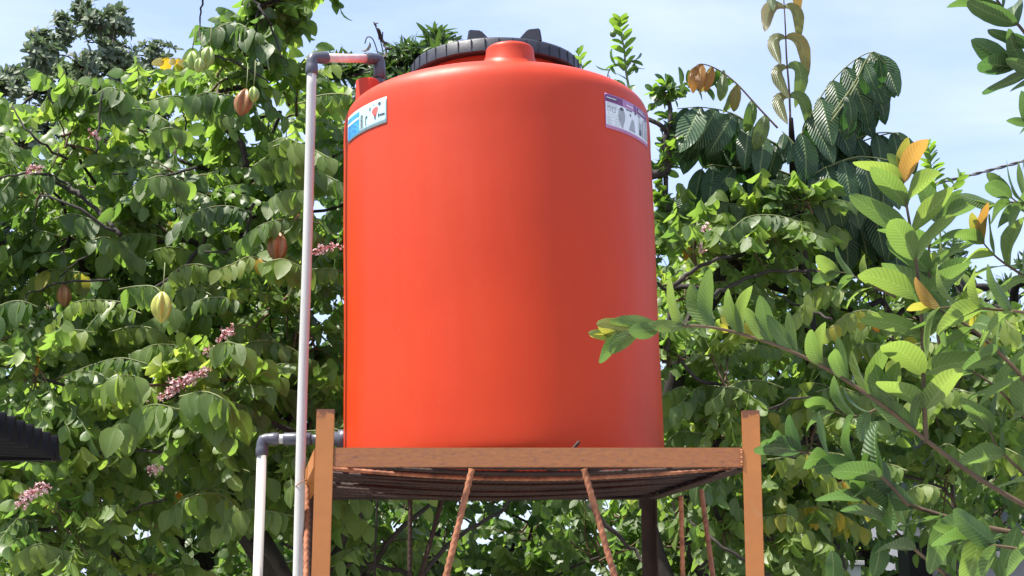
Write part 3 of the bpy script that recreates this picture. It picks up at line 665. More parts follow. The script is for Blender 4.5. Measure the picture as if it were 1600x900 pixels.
def elbow(c, d1, d2, L1=.055, L2=.055, r=r_e, parent=None, mat='grey'):
    d1, d2 = d1.normalized(), d2.normalized(); b = .022
    arc = [c+d1*b, c+d1*b*.5+d2*b*.07, c+d1*b*.15+d2*b*.15, c+d2*b*.5+d1*b*.07, c+d2*b]
    pts = [c+d1*L1, c+d1*(L1-.001), c+d1*(b+.012), c+d1*(b+.008)] + arc[:] + [c+d2*(b+.008), c+d2*(b+.012), c+d2*(L2-.001), c+d2*L2]
    rs = [r*.96, r, r, r*.93] + [r*.93]*5 + [r*.93, r, r, r*.96]
    return MB().tube(pts, rs, 20).build('elbow', M[mat], parent, sm=True)
elbow(cA, Vector((0, 0, -1)), dh, .062, .062, parent=inl)
elbow(cB, -dh, Vector((0, 0, -1)), .062, .075, parent=inl)
MB().tube([cB+Vector((0, 0, -.07)), cB+Vector((0, 0, -.12))], r_p*1.1, 16).build('spigot', M['grey'], inl, sm=True)
tie = MB()
zt_ = P(467, 755, PY).z
tie.tube([Vector((x_p+.004+(r_p+.001)*math.cos(a), PY+(r_p+.001)*math.sin(a), zt_+.012*math.cos(a))) for a in np.linspace(0, 2*math.pi, 17)], .0016, 5, cap=False)
tie.build('tie_wire', M['rust'], inl, sm=True)
OY = 5.60
o1 = P(410, 686, OY); outp = pipe_thing('outlet_pipe', (P(404, 880, OY).x, OY, 0), 'short white plastic pipe with grey elbow running to the foot of the tank')
MB().tube([Vector((o1.x-.001, OY, 0)), Vector((o1.x, OY, o1.z-.03))], r_p*1.02, 20).build('riser', M['pvc'], outp, sm=True)
elbow(o1, Vector((0, 0, -1)), Vector((1, 0, 0)), .058, .058, parent=outp)
e2 = Vector((TB.x-.555, OY, o1.z))
MB().tube([o1+Vector((.05, 0, 0)), o1+Vector((.09, 0, 0))], r_p, 18).build('coupling_gap', M['pvc'], outp, sm=True)
MB().tube([o1+Vector((.075, 0, 0)), o1+Vector((.076, 0, 0)), o1+Vector((.17, 0, 0)), o1+Vector((.171, 0, 0))], [r_e*.96, r_e, r_e, r_e*.96], 18).build('socket', M['grey'], outp, sm=True)
MB().tube([o1+Vector((.16, 0, 0)), e2-Vector((.06, 0, 0))], r_p, 18).build('crossover', M['grey'], outp, sm=True)
MB().tube([e2-Vector((.075, 0, 0)), e2-Vector((.074, 0, 0)), e2-Vector((.03, 0, 0)), e2-Vector((.029, 0, 0)), e2+Vector((.01, 0, 0))], [r_e, r_e*1.15, r_e*1.15, r_e*1.5, r_e*1.5], 18).build('tank_connector', M['grey'], outp, sm=True)

# ================================================================== CORRUGATED ROOF, LOWER LEFT
rf = empty('corrugated_canopy', (-2.4, 3.0, 0), 'black corrugated canopy roof edge poking in at the lower left', 'canopy')
def corr(x0, x1, y0, y1, z0, z1, pitch=.076, amp=.011, t=.0025, n=8):
    ny = int((y1-y0)/pitch*n); v = []; f = []
    for side in (0, 1):
        for j in range(ny+1):
            y = y0+(y1-y0)*j/ny; w = amp*math.sin(2*math.pi*y/pitch)
            v += [(x0, y, z0+w+side*t), (x1, y, z1+w+side*t)]
    o_ = 2*(ny+1)
    for j in range(ny):
        a = 2*j; f += [(a, a+1, a+3, a+2), (o_+a, o_+a+2, o_+a+3, o_+a+1), (a, a+2, o_+a+2, o_+a), (a+1, o_+a+1, o_+a+3, a+3)]
    f += [(0, o_, o_+1, 1), (2*ny, 2*ny+1, o_+2*ny+1, o_+2*ny)]
    return MB().add(v, f)
edge = P(97, 703, 4.40)
corr(-4.2, edge.x, 0.6, 4.40, edge.z+.10, edge.z, amp=.032).build('roof_sheet', M['roof'], rf, sm=True)
pu = MB(); pu.box(-4.2, edge.x-.01, 4.34, 4.375, edge.z-.035, edge.z-.017); pu.build('fascia', M['roof'], rf)
for y in (.9, 2.6, 4.1):
    MB().box(-4.15, edge.x-.25, y, y+.04, edge.z-.06, edge.z-.016).build('purlin', M['roof'], rf)
for x in (-2.6, -4.1):
    for y in (.93, 4.12): MB().box(x, x+.06, y+.041, y+.10, 0, edge.z-.002).build('post', M['roof'], rf)

# ================================================================== BOUNDARY WALL, HOUSE, CABLE, SCRAP
bw = empty('boundary_wall', (3.0, 8.6, 0), 'grey rendered boundary wall with pale coping behind the guava, bottom right', 'wall')
w0 = P(1452, 872, 8.6); w0z = w0.z
MB().box(w0.x, 7.5, 8.6, 8.75, 0, w0z).build('wall_panel', M['wall'], bw)
MB().box(w0.x-.02, 7.5, 8.57, 8.78, w0z+.002, w0z+.035).build('coping', M['cap'], bw, bevel=.004)
MB().box(w0.x-.12, w0.x-.003, 8.54, 8.80, 0, w0z+.08).build('pillar', M['roof'], bw, bevel=.005)
ww = empty('white_wall', (2.0, 9.5, 0), 'low white painted wall glimpsed under the leaves right of the stand', 'wall')
q0, q1 = P(1195, 884, 9.5), P(1345, 884, 9.5)
MB().box(q0.x, q1.x, 9.5, 9.62, 0, q0.z).build('wall_panel', M['white_wall'], ww)
MB().box(q0.x-.02, q1.x+.02, 9.48, 9.64, q0.z+.002, q0.z+.03).build('coping', M['cap'], ww, bevel=.004)
hs = empty('neighbour_house', (4.0, 12.5, 0), 'low house with dark sheet roof almost hidden by leaves at the right', 'house')
e0 = P(1400, 640, 11.5); rdg = P(1400, 566, 13.5)
MB().box(e0.x+.1, 9, 11.9, 16, 0, e0.z-.05).build('wall', M['wall'], hs)
hr = MB(); hr.add([(e0.x-.2, 11.4, e0.z), (9.3, 11.4, e0.z), (9.3, 13.9, rdg.z), (e0.x-.2, 13.9, rdg.z), (9.3, 16.4, e0.z), (e0.x-.2, 16.4, e0.z)] +
                 [(e0.x-.2, 11.4, e0.z-.05), (9.3, 11.4, e0.z-.05), (9.3, 13.9, rdg.z-.05), (e0.x-.2, 13.9, rdg.z-.05), (9.3, 16.4, e0.z-.05), (e0.x-.2, 16.4, e0.z-.05)],
                 [(0, 1, 2, 3), (3, 2, 4, 5), (6, 9, 8, 7), (9, 11, 10, 8), (0, 6, 7, 1), (5, 4, 10, 11), (0, 3, 9, 6), (3, 5, 11, 9), (1, 7, 8, 2), (2, 8, 10, 4)])
hr.build('roof', M['roof'], hs)
wn = MB().box(4.3, 5.3, 11.885, 11.895, 1.1, 2.1).build('window', M['glass'], hs)
MB().box(4.24, 5.36, 11.86, 11.884, 2.1, 2.16).box(4.24, 5.36, 11.86, 11.884, 1.04, 1.1).box(4.24, 4.3, 11.86, 11.884, 1.1, 2.1).box(5.3, 5.36, 11.86, 11.884, 1.1, 2.1).box(4.78, 4.82, 11.86, 11.884, 1.1, 2.1).build('frame', M['white_wall'], wn)
cb = empty('power_cable', P(1476, 278, 9), 'twisted dark overhead cable running up to the right edge of the sky', 'cable')
ca, cc = P(1440, 292, 9), P(1950, 118, 8.2)
line = [ca.lerp(cc, t)+Vector((0, 0, -.06*math.sin(math.pi*t))) for t in np.linspace(-.0, 1, 90)]
for ph in (0, math.pi):
    MB().tube([p+Vector((0, .0055*math.cos(i*.9+ph), .0055*math.sin(i*.9+ph))) for i, p in enumerate(line)], .0062, 6).build('strand', M['wire'], cb, sm=True)
bs = MB().tube([P(1217, 460, 8.4), P(1216.5, 463, 8.4), P(1216, 472, 8.4), P(1216, 477, 8.4)], [.012, .021, .021, .016], 10).build('plastic_scrap', M['blue'], sm=True)
tag(bs, 'small bright blue plastic scrap showing through the leaves right of the tank', 'plastic scrap')

# ================================================================== TREES
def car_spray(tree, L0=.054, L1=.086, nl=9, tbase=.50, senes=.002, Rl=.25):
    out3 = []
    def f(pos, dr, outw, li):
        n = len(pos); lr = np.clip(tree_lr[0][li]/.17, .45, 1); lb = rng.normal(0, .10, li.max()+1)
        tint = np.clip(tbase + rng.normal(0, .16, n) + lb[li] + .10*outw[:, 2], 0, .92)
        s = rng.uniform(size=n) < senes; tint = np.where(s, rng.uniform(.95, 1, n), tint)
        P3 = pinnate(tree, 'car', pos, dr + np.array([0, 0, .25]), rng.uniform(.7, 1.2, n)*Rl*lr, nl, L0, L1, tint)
        V, F = bulk_tubes(P3, np.full(P3.shape[:2], .0014), 3); o = link('leaf_stalks', np_mesh('leaf_stalks', V, F, M['gtwig']), tree); o['kind'] = 'stuff'
        # odd yellow single leaves
        m = int(n*.010); ii = rng.integers(0, n, m)
        add_leaves(tree, 'car', pos[ii], DOWN+rng.normal(size=(m, 3))*.35, rng.normal(size=(m, 3))+np.array([0, -1, 0]), rng.uniform(.06, .085, m), 1, rng.uniform(.935, 1, m))
    return f
def branch_parts(tree, specs, Y, bark='bark'):
    for sp in specs:
        r, pts = sp[0], sp[1:]; yy = Y
        c = []
        for i, (x, y) in enumerate(pts): c.append(P(x, y, yy+.12*math.sin(i*1.3+x)))
        c = curve(c, 5); n = len(c); c = [p+Vector(rng.normal(size=3))*.004 for p in c]; r = r*.82
        MB().tube(c, [pxm(r, yy)*(1-.45*i/(n-1)) for i in range(n)], 8).build('branch', M[bark], tree, sm=True)
def star_fruit(tree, px, py, Y, hpx, mat, label, tilt=0):
    h = pxm(hpx, Y); K = 40; v = []; n = 14
    for i in range(n+1):
        t = i/n; rp = math.sin(math.pi*min(max(t, .02), .98))**.6*(1-.1*t)
        for k in range(K):
            th = 2*math.pi*k/K; c = abs(math.cos(2.5*th)); rr = h*.37*rp*(.52+.48*c**1.4)
            v.append((rr*math.cos(th), rr*math.sin(th), h*(.5-t)))
    f = [(i*K+k, (i+1)*K+k, (i+1)*K+(k+1) % K, i*K+(k+1) % K) for i in range(n) for k in range(K)] + [tuple(range(K)), tuple(n*K+k for k in range(K-1, -1, -1))]
    Mx = Matrix.Translation(P(px, py, Y)) @ Matrix.Rotation(R(tilt), 4, 'Y') @ Matrix.Rotation(rng.uniform(0, 6), 4, 'Z')
    mb = MB().add([Mx @ Vector(p) for p in v], f); o = mb.build('star_fruit', M[mat], tree, sm=True); o['label'] = label
    top = Mx @ Vector((0, 0, h*.48)); MB().tube([top, top+Vector((.004, 0, .05)), top+Vector((.0, .02, .12))], [.003, .002, .002], 6).build('stalk', M['gtwig'], o, sm=True)
    return o
def blossom(tree, pts, Y, n, spread):
    c = curve([P(x, y, Y) for x, y in pts], 6); pb = MB(); sb = MB(); sb.tube(c, .0022, 5)
    for i in range(n):
        b = c[rng.integers(0, len(c))]; d = Vector(rdir(1, .1)[0])*rng.uniform(.3, 1)*spread; q = b+d; sb.tube([b, q], .0009, 3, cap=False)
        nn = Vector(rdir(1)[0]); u = nn.orthogonal().normalized(); w = nn.cross(u); s = rng.uniform(.0045, .0075)
        for k in range(5):
            a = 2*math.pi*k/5; e = u*math.cos(a)+w*math.sin(a); g_ = u*math.cos(a+.9)+w*math.sin(a+.9)
            pb.add([q, q+e*s+nn*s*.5, q+(e+g_)*s*.62+nn*s*.75, q+g_*s+nn*s*.5], [(0, 1, 2, 3)])
    o = sb.build('blossom_spray', M['fstalk'], tree, sm=True); o['label'] = 'small pink blossom spray'
    p = link('petals', pb.me('petals', M['petal']), o, world=True); p['kind'] = 'stuff'

# ---- carambola on the left
ca_t = empty('carambola_tree', (-.95, 7.3, 0), 'leafy star fruit tree with ripening fruit and pink blossom, left of the tank', 'tree')
skyL = ([-200, -60, 0, 60, 130, 170, 230, 290, 330, 400, 450, 500, 545, 620, 700], [150, 150, 150, 150, 135, 130, 140, 150, 100, 110, 95, 130, 140, 200, 400])
lob = lobes_from((-170, 600), skyL, 830, (6.5, 7.9), 66, cell=84)
lob += [(P(385, 75, 6.7), pxm(42, 6.7)), (P(415, 105, 6.9), pxm(52, 6.9)), (P(345, 140, 6.8), pxm(50, 6.8)), (P(425, 0, 6.6), pxm(26, 6.6)), (P(488, -32, 6.7), pxm(28, 6.7)), (P(240, 640, 6.2), pxm(70, 6.2)), (P(340, 620, 6.2), pxm(55, 6.2)), (P(60, 590, 6.2), pxm(65, 6.2)), (P(110, 820, 6.3), pxm(80, 6.3)), (P(20, 860, 6.3), pxm(80, 6.3)), (P(60, 960, 6.4), pxm(90, 6.4)),
        (P(220, 900, 6.9), pxm(80, 6.9)), (P(-60, 740, 6.6), pxm(90, 6.6))]
tr = [(-.75, 7.25, 0), (-.85, 7.2, .9), (-.98, 7.2, 1.7), P(400, 845, 7.1), P(350, 780, 7.1), P(348, 640, 7.2), P(360, 420, 7.3), P(380, 260, 7.3)]
crown(ca_t, lob, tr, 7, 4, car_spray(ca_t, tbase=.55), trunk_r=.062)
branch_parts(ca_t, [
 (4.2, (327, 357), (307, 393), (253, 443), (187, 472), (167, 480), (157, 503), (117, 520)), (3.4, (397, 318), (383, 367), (360, 390), (310, 395)),
 (5.0, (187, 367), (150, 327), (113, 300), (60, 270)), (3.4, (180, 363), (110, 320), (60, 303)), (2.6, (170, 437), (100, 442), (50, 457), (37, 480)),
 (2.6, (170, 377), (130, 400), (93, 433)), (3.0, (307, 262), (233, 277), (177, 270)), (3.6, (125, 305), (100, 285), (60, 270), (0, 277)),
 (2.8, (150, 240), (155, 190), (160, 140)), (3.0, (103, 247), (53, 217), (20, 167)), (3.2, (270, 708), (190, 703), (143, 710), (110, 727), (77, 757)),
 (2.6, (260, 780), (233, 787), (200, 800), (140, 833)), (2.4, (310, -20), (317, 0), (313, 33), (315, 77)), (3.2, (395, -20), (400, 0), (417, 27), (427, 50), (440, 90)),
 (2.6, (332, 85), (380, 103), (420, 130)), (2.4, (285, 230), (290, 190), (284, 175))], 6.4)
branch_parts(ca_t, [(10, (450, 905), (393, 830), (350, 787), (333, 750), (287, 700)), (8, (400, 860), (347, 767), (350, 680)), (10, (500, 920), (535, 844), (567, 794), (600, 755)), (6.5, (560, 910), (579, 887), (629, 825), (690, 770)), (5, (638, 897), (567, 878), (514, 884), (440, 850)),
                    (5, (640, 930), (700, 850), (780, 800), (830, 740))], 6.9)
for a in [(253, 480, 5.85, 50, 'fruit_y', 'ripe yellow star fruit hanging alone'), (434, 386, 6.15, 50, 'fruit_o', 'browning star fruit'), (380, 160, 6.1, 46, 'fruit_o', 'orange brown overripe star fruit'),
          (396, 148, 6.08, 28, 'fruit_g', 'small green star fruit'), (302, 95, 6.15, 34, 'fruit_g', 'green star fruit high on the stalk'), (324, 90, 6.2, 38, 'fruit_g', 'green star fruit high on the stalk'), (311, 102, 6.1, 26, 'fruit_g', 'small green star fruit'),
          (466, 350, 6.5, 34, 'fruit_o', 'browning star fruit'), (100, 462, 6.55, 36, 'fruit_o', 'browning star fruit')]:
    star_fruit(ca_t, *a, tilt=rng.uniform(-10, 10))
for pts, n in [([(250, 622), (290, 600), (322, 578)], 150), ([(268, 600), (300, 590)], 60), ([(340, 535), (358, 515)], 40), ([(322, 545), (330, 550)], 14), ([(30, 790), (50, 770), (72, 760)], 110), ([(232, 735), (246, 730)], 26), ([(490, 396), (510, 388), (528, 384)], 50), ([(40, 270), (60, 262)], 24), ([(140, 208), (148, 212)], 10)]:
    blossom(ca_t, pts, 6.0, n, .026)

def drape(tree, pts, Y, n, lpx, tint, L_end=.8):
    pts = [P(x, y, Y+.05*i*rng.uniform(-1, 1)) for i, (x, y) in enumerate(pts)]; c = curve(pts, 8); k = len(c)
    MB().tube(c, [pxm(1.5, Y)*(1-.5*i/(k-1)) for i in range(k)], 5).build('leaf_stalk', M['gtwig'], tree, sm=True)
    O, A, Nn, Ls, Ts = [], [], [], [], []
    for j in range(n):
        t = .08+.9*(j+.5)/n; f = t*(k-1); i0 = min(int(f), k-2); p = c[i0].lerp(c[i0+1], f-i0); T = (c[i0+1]-c[i0]).normalized()
        lv = T.cross(Vector((0, 0, 1))).normalized()
        for sg in (1, -1):
            O.append(tuple(p)); A.append(tuple(lv*sg*.42 + Vector((0, 0, -1)) + T*.2 + Vector(rng.normal(size=3))*.14))
            Nn.append(tuple(Vector((0, -.8, .9)) + lv*sg*.3 + T*.3 + Vector(rng.normal(size=3))*.2))
            Ls.append(pxm(lpx, Y)*(.72+.28*math.sin(math.pi*(.15+.6*t)))*rng.uniform(.9, 1.1)); Ts.append(tint+rng.normal(0, .04))
    O.append(tuple(c[-1])); A.append(tuple((c[-1]-c[-2]).normalized()*.6+Vector((0, 0, -.7)))); Nn.append((.2, -1, .3)); Ls.append(pxm(lpx, Y)*.9); Ts.append(tint)
    add_leaves(tree, 'car', np.array(O), np.array(A), np.array(Nn), np.array(Ls), rng.uniform(.95, 1.15, len(O)), np.array(Ts))
def drapes(tree, xr, yr, n, Yr, skyl, lp=(32, 46), tb=.62, avoid=None):
    for _ in range(n):
        x = rng.uniform(*xr); y = rng.uniform(max(yr[0], np.interp(x, *skyl)+14), yr[1]); s_ = 1 if rng.uniform() < .5 else -1; l = rng.uniform(70, 135)
        if avoid and avoid(x, y): continue
        drape(tree, [(x, y), (x+s_*l*.35, y-rng.uniform(4, 12)), (x+s_*l*.7, y-rng.uniform(-4, 8)), (x+s_*l, y+rng.uniform(10, 36))], rng.uniform(*Yr), int(l/13), rng.uniform(*lp), min(.9, max(.1, tb+rng.normal(0, .17))))
for a in [([(245, 615), (215, 590), (185, 588), (165, 600)], 5.95, 7, 52, .72), ([(280, 640), (240, 632), (205, 648), (180, 668)], 5.9, 7, 58, .66), ([(280, 620), (320, 612), (355, 628), (382, 660)], 5.9, 8, 50, .52), ([(272, 640), (310, 636), (340, 655), (355, 680)], 5.95, 7, 48, .50),
          ([(330, 545), (355, 535), (385, 545), (402, 560)], 6.0, 6, 46, .60), ([(150, 520), (110, 515), (80, 520), (62, 540)], 6.1, 6, 42, .8), ([(60, 480), (30, 470), (0, 478), (-20, 500)], 6.1, 6, 46, .3), ([(205, 150), (185, 140), (165, 138), (150, 150)], 6.4, 6, 42, .45), ([(150, 140), (130, 132), (105, 140), (95, 158)], 6.4, 6, 42, .35),
          ([(360, 35), (340, 45), (336, 60)], 6.3, 4, 40, .25), ([(400, 60), (380, 40), (355, 36), (335, 45)], 6.3, 6, 44, .35), ([(430, 80), (405, 55), (380, 42), (365, 50)], 6.25, 7, 48, .25), ([(400, 165), (360, 150), (325, 145), (305, 150)], 6.3, 7, 46, .3), ([(230, 215), (260, 200), (285, 205)], 6.2, 5, 34, .6),
          ([(415, 320), (440, 300), (470, 298)], 6.2, 6, 44, .6), ([(395, 260), (430, 240), (465, 250)], 6.2, 6, 48, .5), ([(405, 415), (440, 405), (472, 418)], 6.1, 6, 46, .65), ([(420, 225), (445, 215), (470, 225)], 6.2, 5, 42, .75), ([(210, 290), (250, 275), (290, 285)], 6.2, 7, 44, .55), ([(20, 870), (60, 850), (100, 862)], 6.0, 6, 44, .8)]:
    drape(ca_t, *a)
drapes(ca_t, (-60, 500), (150, 880), 64, (6.1, 6.65), skyL, lp=(24, 46))

# ---- carambola on the right, behind the guava
cr_t = empty('carambola_tree', (1.15, 7.9, 0), 'bright green star fruit tree filling the space right of the tank', 'tree')
skyR = ([560, 640, 980, 1030, 1060, 1100, 1150, 1200, 1250, 1300, 1350, 1420, 1500, 1560, 1750], [790, 790, 790, 390, 370, 350, 320, 295, 300, 330, 420, 410, 460, 490, 510])
lob = lobes_from((1040, 1700), skyR, 860, (7.2, 8.6), 64, cell=84)
lob = [l for l in lob if not (lambda q: q[0][0] > 1225 and q[1][0] > 770)(proj(np.array([tuple(l[0])])))]
lob += [(P(1180, 370, 7.0), pxm(56, 7)), (P(1090, 400, 7.0), pxm(60, 7)), (P(1120, 600, 6.9), pxm(60, 6.9)), (P(1060, 560, 6.8), pxm(50, 6.8)), (P(1255, 330, 7.0), pxm(36, 7.0)), (P(1120, 690, 7.0), pxm(60, 7.0)), (P(1260, 690, 7.0), pxm(60, 7.0)), (P(1130, 830, 7), pxm(70, 7)), (P(1210, 850, 7), pxm(56, 7))]
tr = [(1.2, 7.9, 0), (1.1, 7.85, 1.0), (1.0, 7.8, 1.8), P(1090, 860, 7.7), P(1050, 700, 7.6), P(1060, 560, 7.5), P(1120, 450, 7.5), P(1180, 380, 7.6)]
crown(cr_t, lob, tr, 7, 4, car_spray(cr_t, tbase=.60, senes=.001), trunk_r=.055)
branch_parts(cr_t, [(5.0, (1043, 457), (1073, 430), (1113, 407), (1143, 400)), (4.6, (1097, 473), (1130, 453), (1193, 427), (1253, 423), (1300, 422)), (5.5, (1040, 567), (1047, 487), (1043, 457), (1025, 440)), (3, (1075, 500), (1097, 473)),
   (3, (1300, 500), (1250, 480), (1205, 455)), (5, (920, 790), (967, 838), (998, 869), (1030, 900)), (4, (1200, 900), (1166, 878), (1120, 845), (1079, 813)), (3, (1180, 705), (1230, 712), (1300, 730)), (2.6, (1200, 640), (1260, 620), (1330, 650))], 6.75)
for pts, n in [([(1094, 385), (1100, 395)], 18), ([(1100, 360), (1105, 352)], 12)]: blossom(cr_t, pts, 6.7, n, .02)

drapes(cr_t, (1050, 1560), (300, 860), 44, (6.75, 7.15), skyR, lp=(28, 40), tb=.70, avoid=lambda x, y: x > 1240 and y > 780)

# ---- understory behind the stand and along the back
us = empty('understory_tree', (.1, 8.8, 0), 'dim leafy tree seen through the legs of the stand', 'tree')
lob = lobes_from((430, 1240), ([0, 1600], [730, 730]), 1120, (7.7, 9.4), 72, cell=70)
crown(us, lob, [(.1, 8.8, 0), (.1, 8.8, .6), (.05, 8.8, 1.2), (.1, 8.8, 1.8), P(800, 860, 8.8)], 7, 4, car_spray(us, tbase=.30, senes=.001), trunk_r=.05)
bk = empty('hedge_tree', (-.5, 10.5, 0), 'shady evergreen tree filling the gaps behind the left star fruit tree', 'tree')
lob = lobes_from((-250, 560), ([-300, 0, 60, 300, 400, 600], [430, 420, 400, 270, 210, 200]), 1060, (9.3, 11), 80, cell=100)
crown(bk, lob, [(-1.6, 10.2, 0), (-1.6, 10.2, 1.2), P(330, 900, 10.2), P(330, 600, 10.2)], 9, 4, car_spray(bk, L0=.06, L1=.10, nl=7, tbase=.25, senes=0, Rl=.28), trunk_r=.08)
bk2 = empty('hedge_tree', (2.6, 11, 0), 'shady evergreen tree filling the gaps behind the right star fruit tree', 'tree')
lob = lobes_from((1040, 1800), ([1000, 1300, 1420, 1560, 1800], [420, 420, 470, 520, 520]), 1060, (9.8, 11), 80, cell=108)
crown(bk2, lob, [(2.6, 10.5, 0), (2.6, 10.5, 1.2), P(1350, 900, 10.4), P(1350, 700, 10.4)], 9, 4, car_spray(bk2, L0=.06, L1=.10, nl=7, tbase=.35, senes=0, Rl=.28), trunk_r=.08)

# ---- distant rosette tree top left
def rosette_spray(tree, kind, n, Ln, tb, up=.5, T=None):
    def f(pos, dr, outw, li):
        m = len(pos); ax = nrm(dr + np.array([0, 0, up]))
        u = nrm(np.cross(ax, rng.normal(size=(m, 3)))); w = np.cross(ax, u); tint = tb+rng.normal(0, .2, m)
        for k in range(n):
            a = 2*np.pi*k/n + rng.uniform(-.3, .3, (m, 1)); out = u*np.cos(a)+w*np.sin(a)
            A = nrm(out*.8 + ax*rng.uniform(.2, 1.0, (m, 1)) + rng.normal(size=(m, 3))*.12)
            add_leaves(tree, kind, pos+rng.normal(size=(m, 3))*.01, A, ax-A*.2, Ln*rng.uniform(.75, 1.15, m), rng.uniform(.85, 1.15, m), tint+rng.normal(0, .08, m))
    return f
ft = empty('rosette_tree', (-3.6, 14, 0), 'tall dark grey green tree with tufted leaves against the sky, top left', 'tree')
lob = lobes_from((-60, 270), ([-100, 0, 20, 60, 100, 150, 190, 240, 280, 320], [190, 120, 85, 50, -6, -12, 4, 55, 110, 190]), 520, (13, 15), 30, cell=37, jit=.45, keep=.93)
crown(ft, lob, [(-3.9, 14, 0), (-3.9, 14, 1.8), P(140, 600, 14), P(145, 400, 14), P(150, 250, 14), P(150, 160, 14)], 10, 3, rosette_spray(ft, 'far', 8, .084, .5), trunk_r=.06, twig_r=.007)
# ---- narrow-leaved tree behind the tank's left shoulder
mt = empty('mango_tree', (-.6, 9.6, 0), 'narrow leaved tree peeping over the left shoulder of the tank', 'tree')
lob = [(P(x, y, 9.4+.5*math.sin(x)), pxm(r, 9.5)) for x, y, r in [(610, 110, 26), (635, 95, 26), (660, 88, 26), (683, 72, 26), (700, 95, 30), (650, 130, 40), (600, 150, 40), (560, 120, 22), (530, 110, 22), (555, 180, 40), (700, 150, 40), (760, 200, 60), (850, 220, 60), (600, 220, 50), (930, 200, 55)]]
crown(mt, lob, [(-.6, 9.6, 0), (-.6, 9.6, 1.5), P(690, 700, 9.6), P(690, 450, 9.6), P(690, 220, 9.6)], 7, 2, rosette_spray(mt, 'mango', 9, .125, .5, up=.3), trunk_r=.08, twig_r=.006)
# dead twig with curled leaves
dt = empty('dead_twig', P(600, 130, 6.2), 'bare twig with dark curled dead leaves sticking up beside the inlet elbow', 'twig')
tws = [[(602, 140), (601, 100), (596, 70), (590, 50), (584, 34)], [(601, 112), (592, 88), (583, 62), (574, 58), (570, 68)], [(600, 100), (603, 80), (598, 62), (598, 50)]]
for t in tws: MB().tube(curve([P(x, y, 6.3) for x, y in t], 5), .0026, 5).build('stem', M['bark'], dt, sm=True)
q_ = P(602, 140, 6.3); MB().tube(curve([(q_.x+.02, 6.34, 0), (q_.x-.01, 6.32, 1.6), (q_.x+.01, 6.31, 2.9), q_], 6), [.006]*6+[.005]*6+[.004]*7, 6).build('stem', M['bark'], dt, sm=True)
pp = [(585, 36), (588, 44), (597, 54), (600, 68), (577, 66), (602, 78), (596, 84)]
add_leaves(dt, 'dead', np.array([P(x, y, 6.3) for x, y in pp]), DOWN+rng.normal(size=(7, 3))*.3, rng.normal(size=(7, 3)), pxm(22, 6.2), 1, rng.uniform(0, 1, 7))

# ---- lime tree behind the tank's right shoulder
lt = empty('lime_tree', (.95, 7.0, 0), 'lime tree sending leafy sprigs up behind the right shoulder of the tank', 'tree')
def sprig(tree, kind, pts, Y, n, lpx, tint, r=2.0, spread=.8, up=.35, droop=0., pairs=False, matn='gtwig', name='branch', Yend=None, width=1, stem=True, tend=None, t0=.12, t1=1.0, facing=.4):
    Ye = Yend if Yend is not None else Y; m_ = len(pts)
    c = curve([P(x, y, Y+(Ye-Y)*i/(m_-1)) for i, (x, y) in enumerate(pts)], 8); k = len(c)
    if stem: MB().tube(c, [pxm(r, Y)*(1-.6*i/(k-1)) for i in range(k)], 8).build(name, M[matn], tree, sm=True)
    O, A, Nn, Ls, Ts = [], [], [], [], []
    for j in range(n):
        t = t0+(t1-t0)*(j+.5)/n; f = t*(k-1); i0 = min(int(f), k-2); p = c[i0].lerp(c[i0+1], f-i0); T = (c[i0+1]-c[i0]).normalized()
        cam_d = Vector((0, -1, 0)); s = T.cross(cam_d).normalized(); w = s.cross(T)
        for sg in ((1, -1) if pairs else ((1,) if j % 2 else (-1,))):
            ph = rng.uniform(-.45, .45) + (0 if j % 2 else .5)*sg
            lat = s*sg*math.cos(ph) + w*abs(math.sin(ph))*(1 if rng.uniform() < .65 else -1)
            a = T*(.55 if t < .8 else 1.15) + lat*spread + Vector((0, 0, up if t < .75 else up*.1)) + Vector(rng.normal(size=3))*.12 - Vector((0, 0, droop))
            O.append(p); A.append(a); Nn.append(T + Vector((0, 0, .3)) + Vector(rng.normal(size=3))*.18 - w*facing)
            taper = .68 + .32*math.sin(math.pi*min(1, .15+.85*(1-t)*1.6 if t > .5 else 1)*.5)
            Ls.append(pxm(lpx, Y)*taper*rng.uniform(.85, 1.12)); tt = tint if tend is None or t < .86 or sg < 0 else tend
            Ts.append(tt + rng.normal(0, .07) + (.0 if kind != 'gua' else rng.uniform(-.12, .10)))
    # terminal leaves
    T = (c[-1]-c[-2]).normalized()
    for sg in (1, -1):
        s = T.cross(Vector((0, -1, 0))).normalized(); O.append(c[-1]); A.append(T+s*sg*.35); Nn.append(Vector((0, 0, 1))+T*.3-Vector((0, .6, 0))*-1); Ls.append(pxm(lpx, Y)*(.5 if sg > 0 else .32)); Ts.append(tend if tend is not None and sg > 0 else min(tint+.1, .85))
    add_leaves(tree, kind, np.array([tuple(q) for q in O]), np.array([tuple(q) for q in A]), np.array([tuple(q) for q in Nn]), np.array(Ls), width, np.array(Ts))
lob = [(P(x, y, 7.0), pxm(r, 7)) for x, y, r in [(1035, 150, 26), (1045, 210, 34), (1040, 270, 34), (960, 160, 24), (1045, 330, 34), (1010, 400, 40)]]
crown(lt, lob, [(.95, 7.0, 0), (.9, 7, 1.2), P(1010, 800, 7), P(1005, 500, 7), P(1000, 260, 7)], 6, 3, rosette_spray(lt, 'lime', 3, .062, .55, up=.2), trunk_r=.03, twig_r=.003)
sprig(lt, 'lime', [(985, 150), (978, 110), (975, 75), (968, 45), (969, 32)], 7.0, 18, 26, .85, r=2.2, up=.4)
sprig(lt, 'lime', [(975, 110), (962, 100), (952, 110), (948, 125)], 7.0, 6, 26, .3, r=1.6, up=.1)
sprig(lt, 'lime', [(978, 108), (988, 95), (994, 105)], 7.0, 5, 24, .2, r=1.6, up=0)
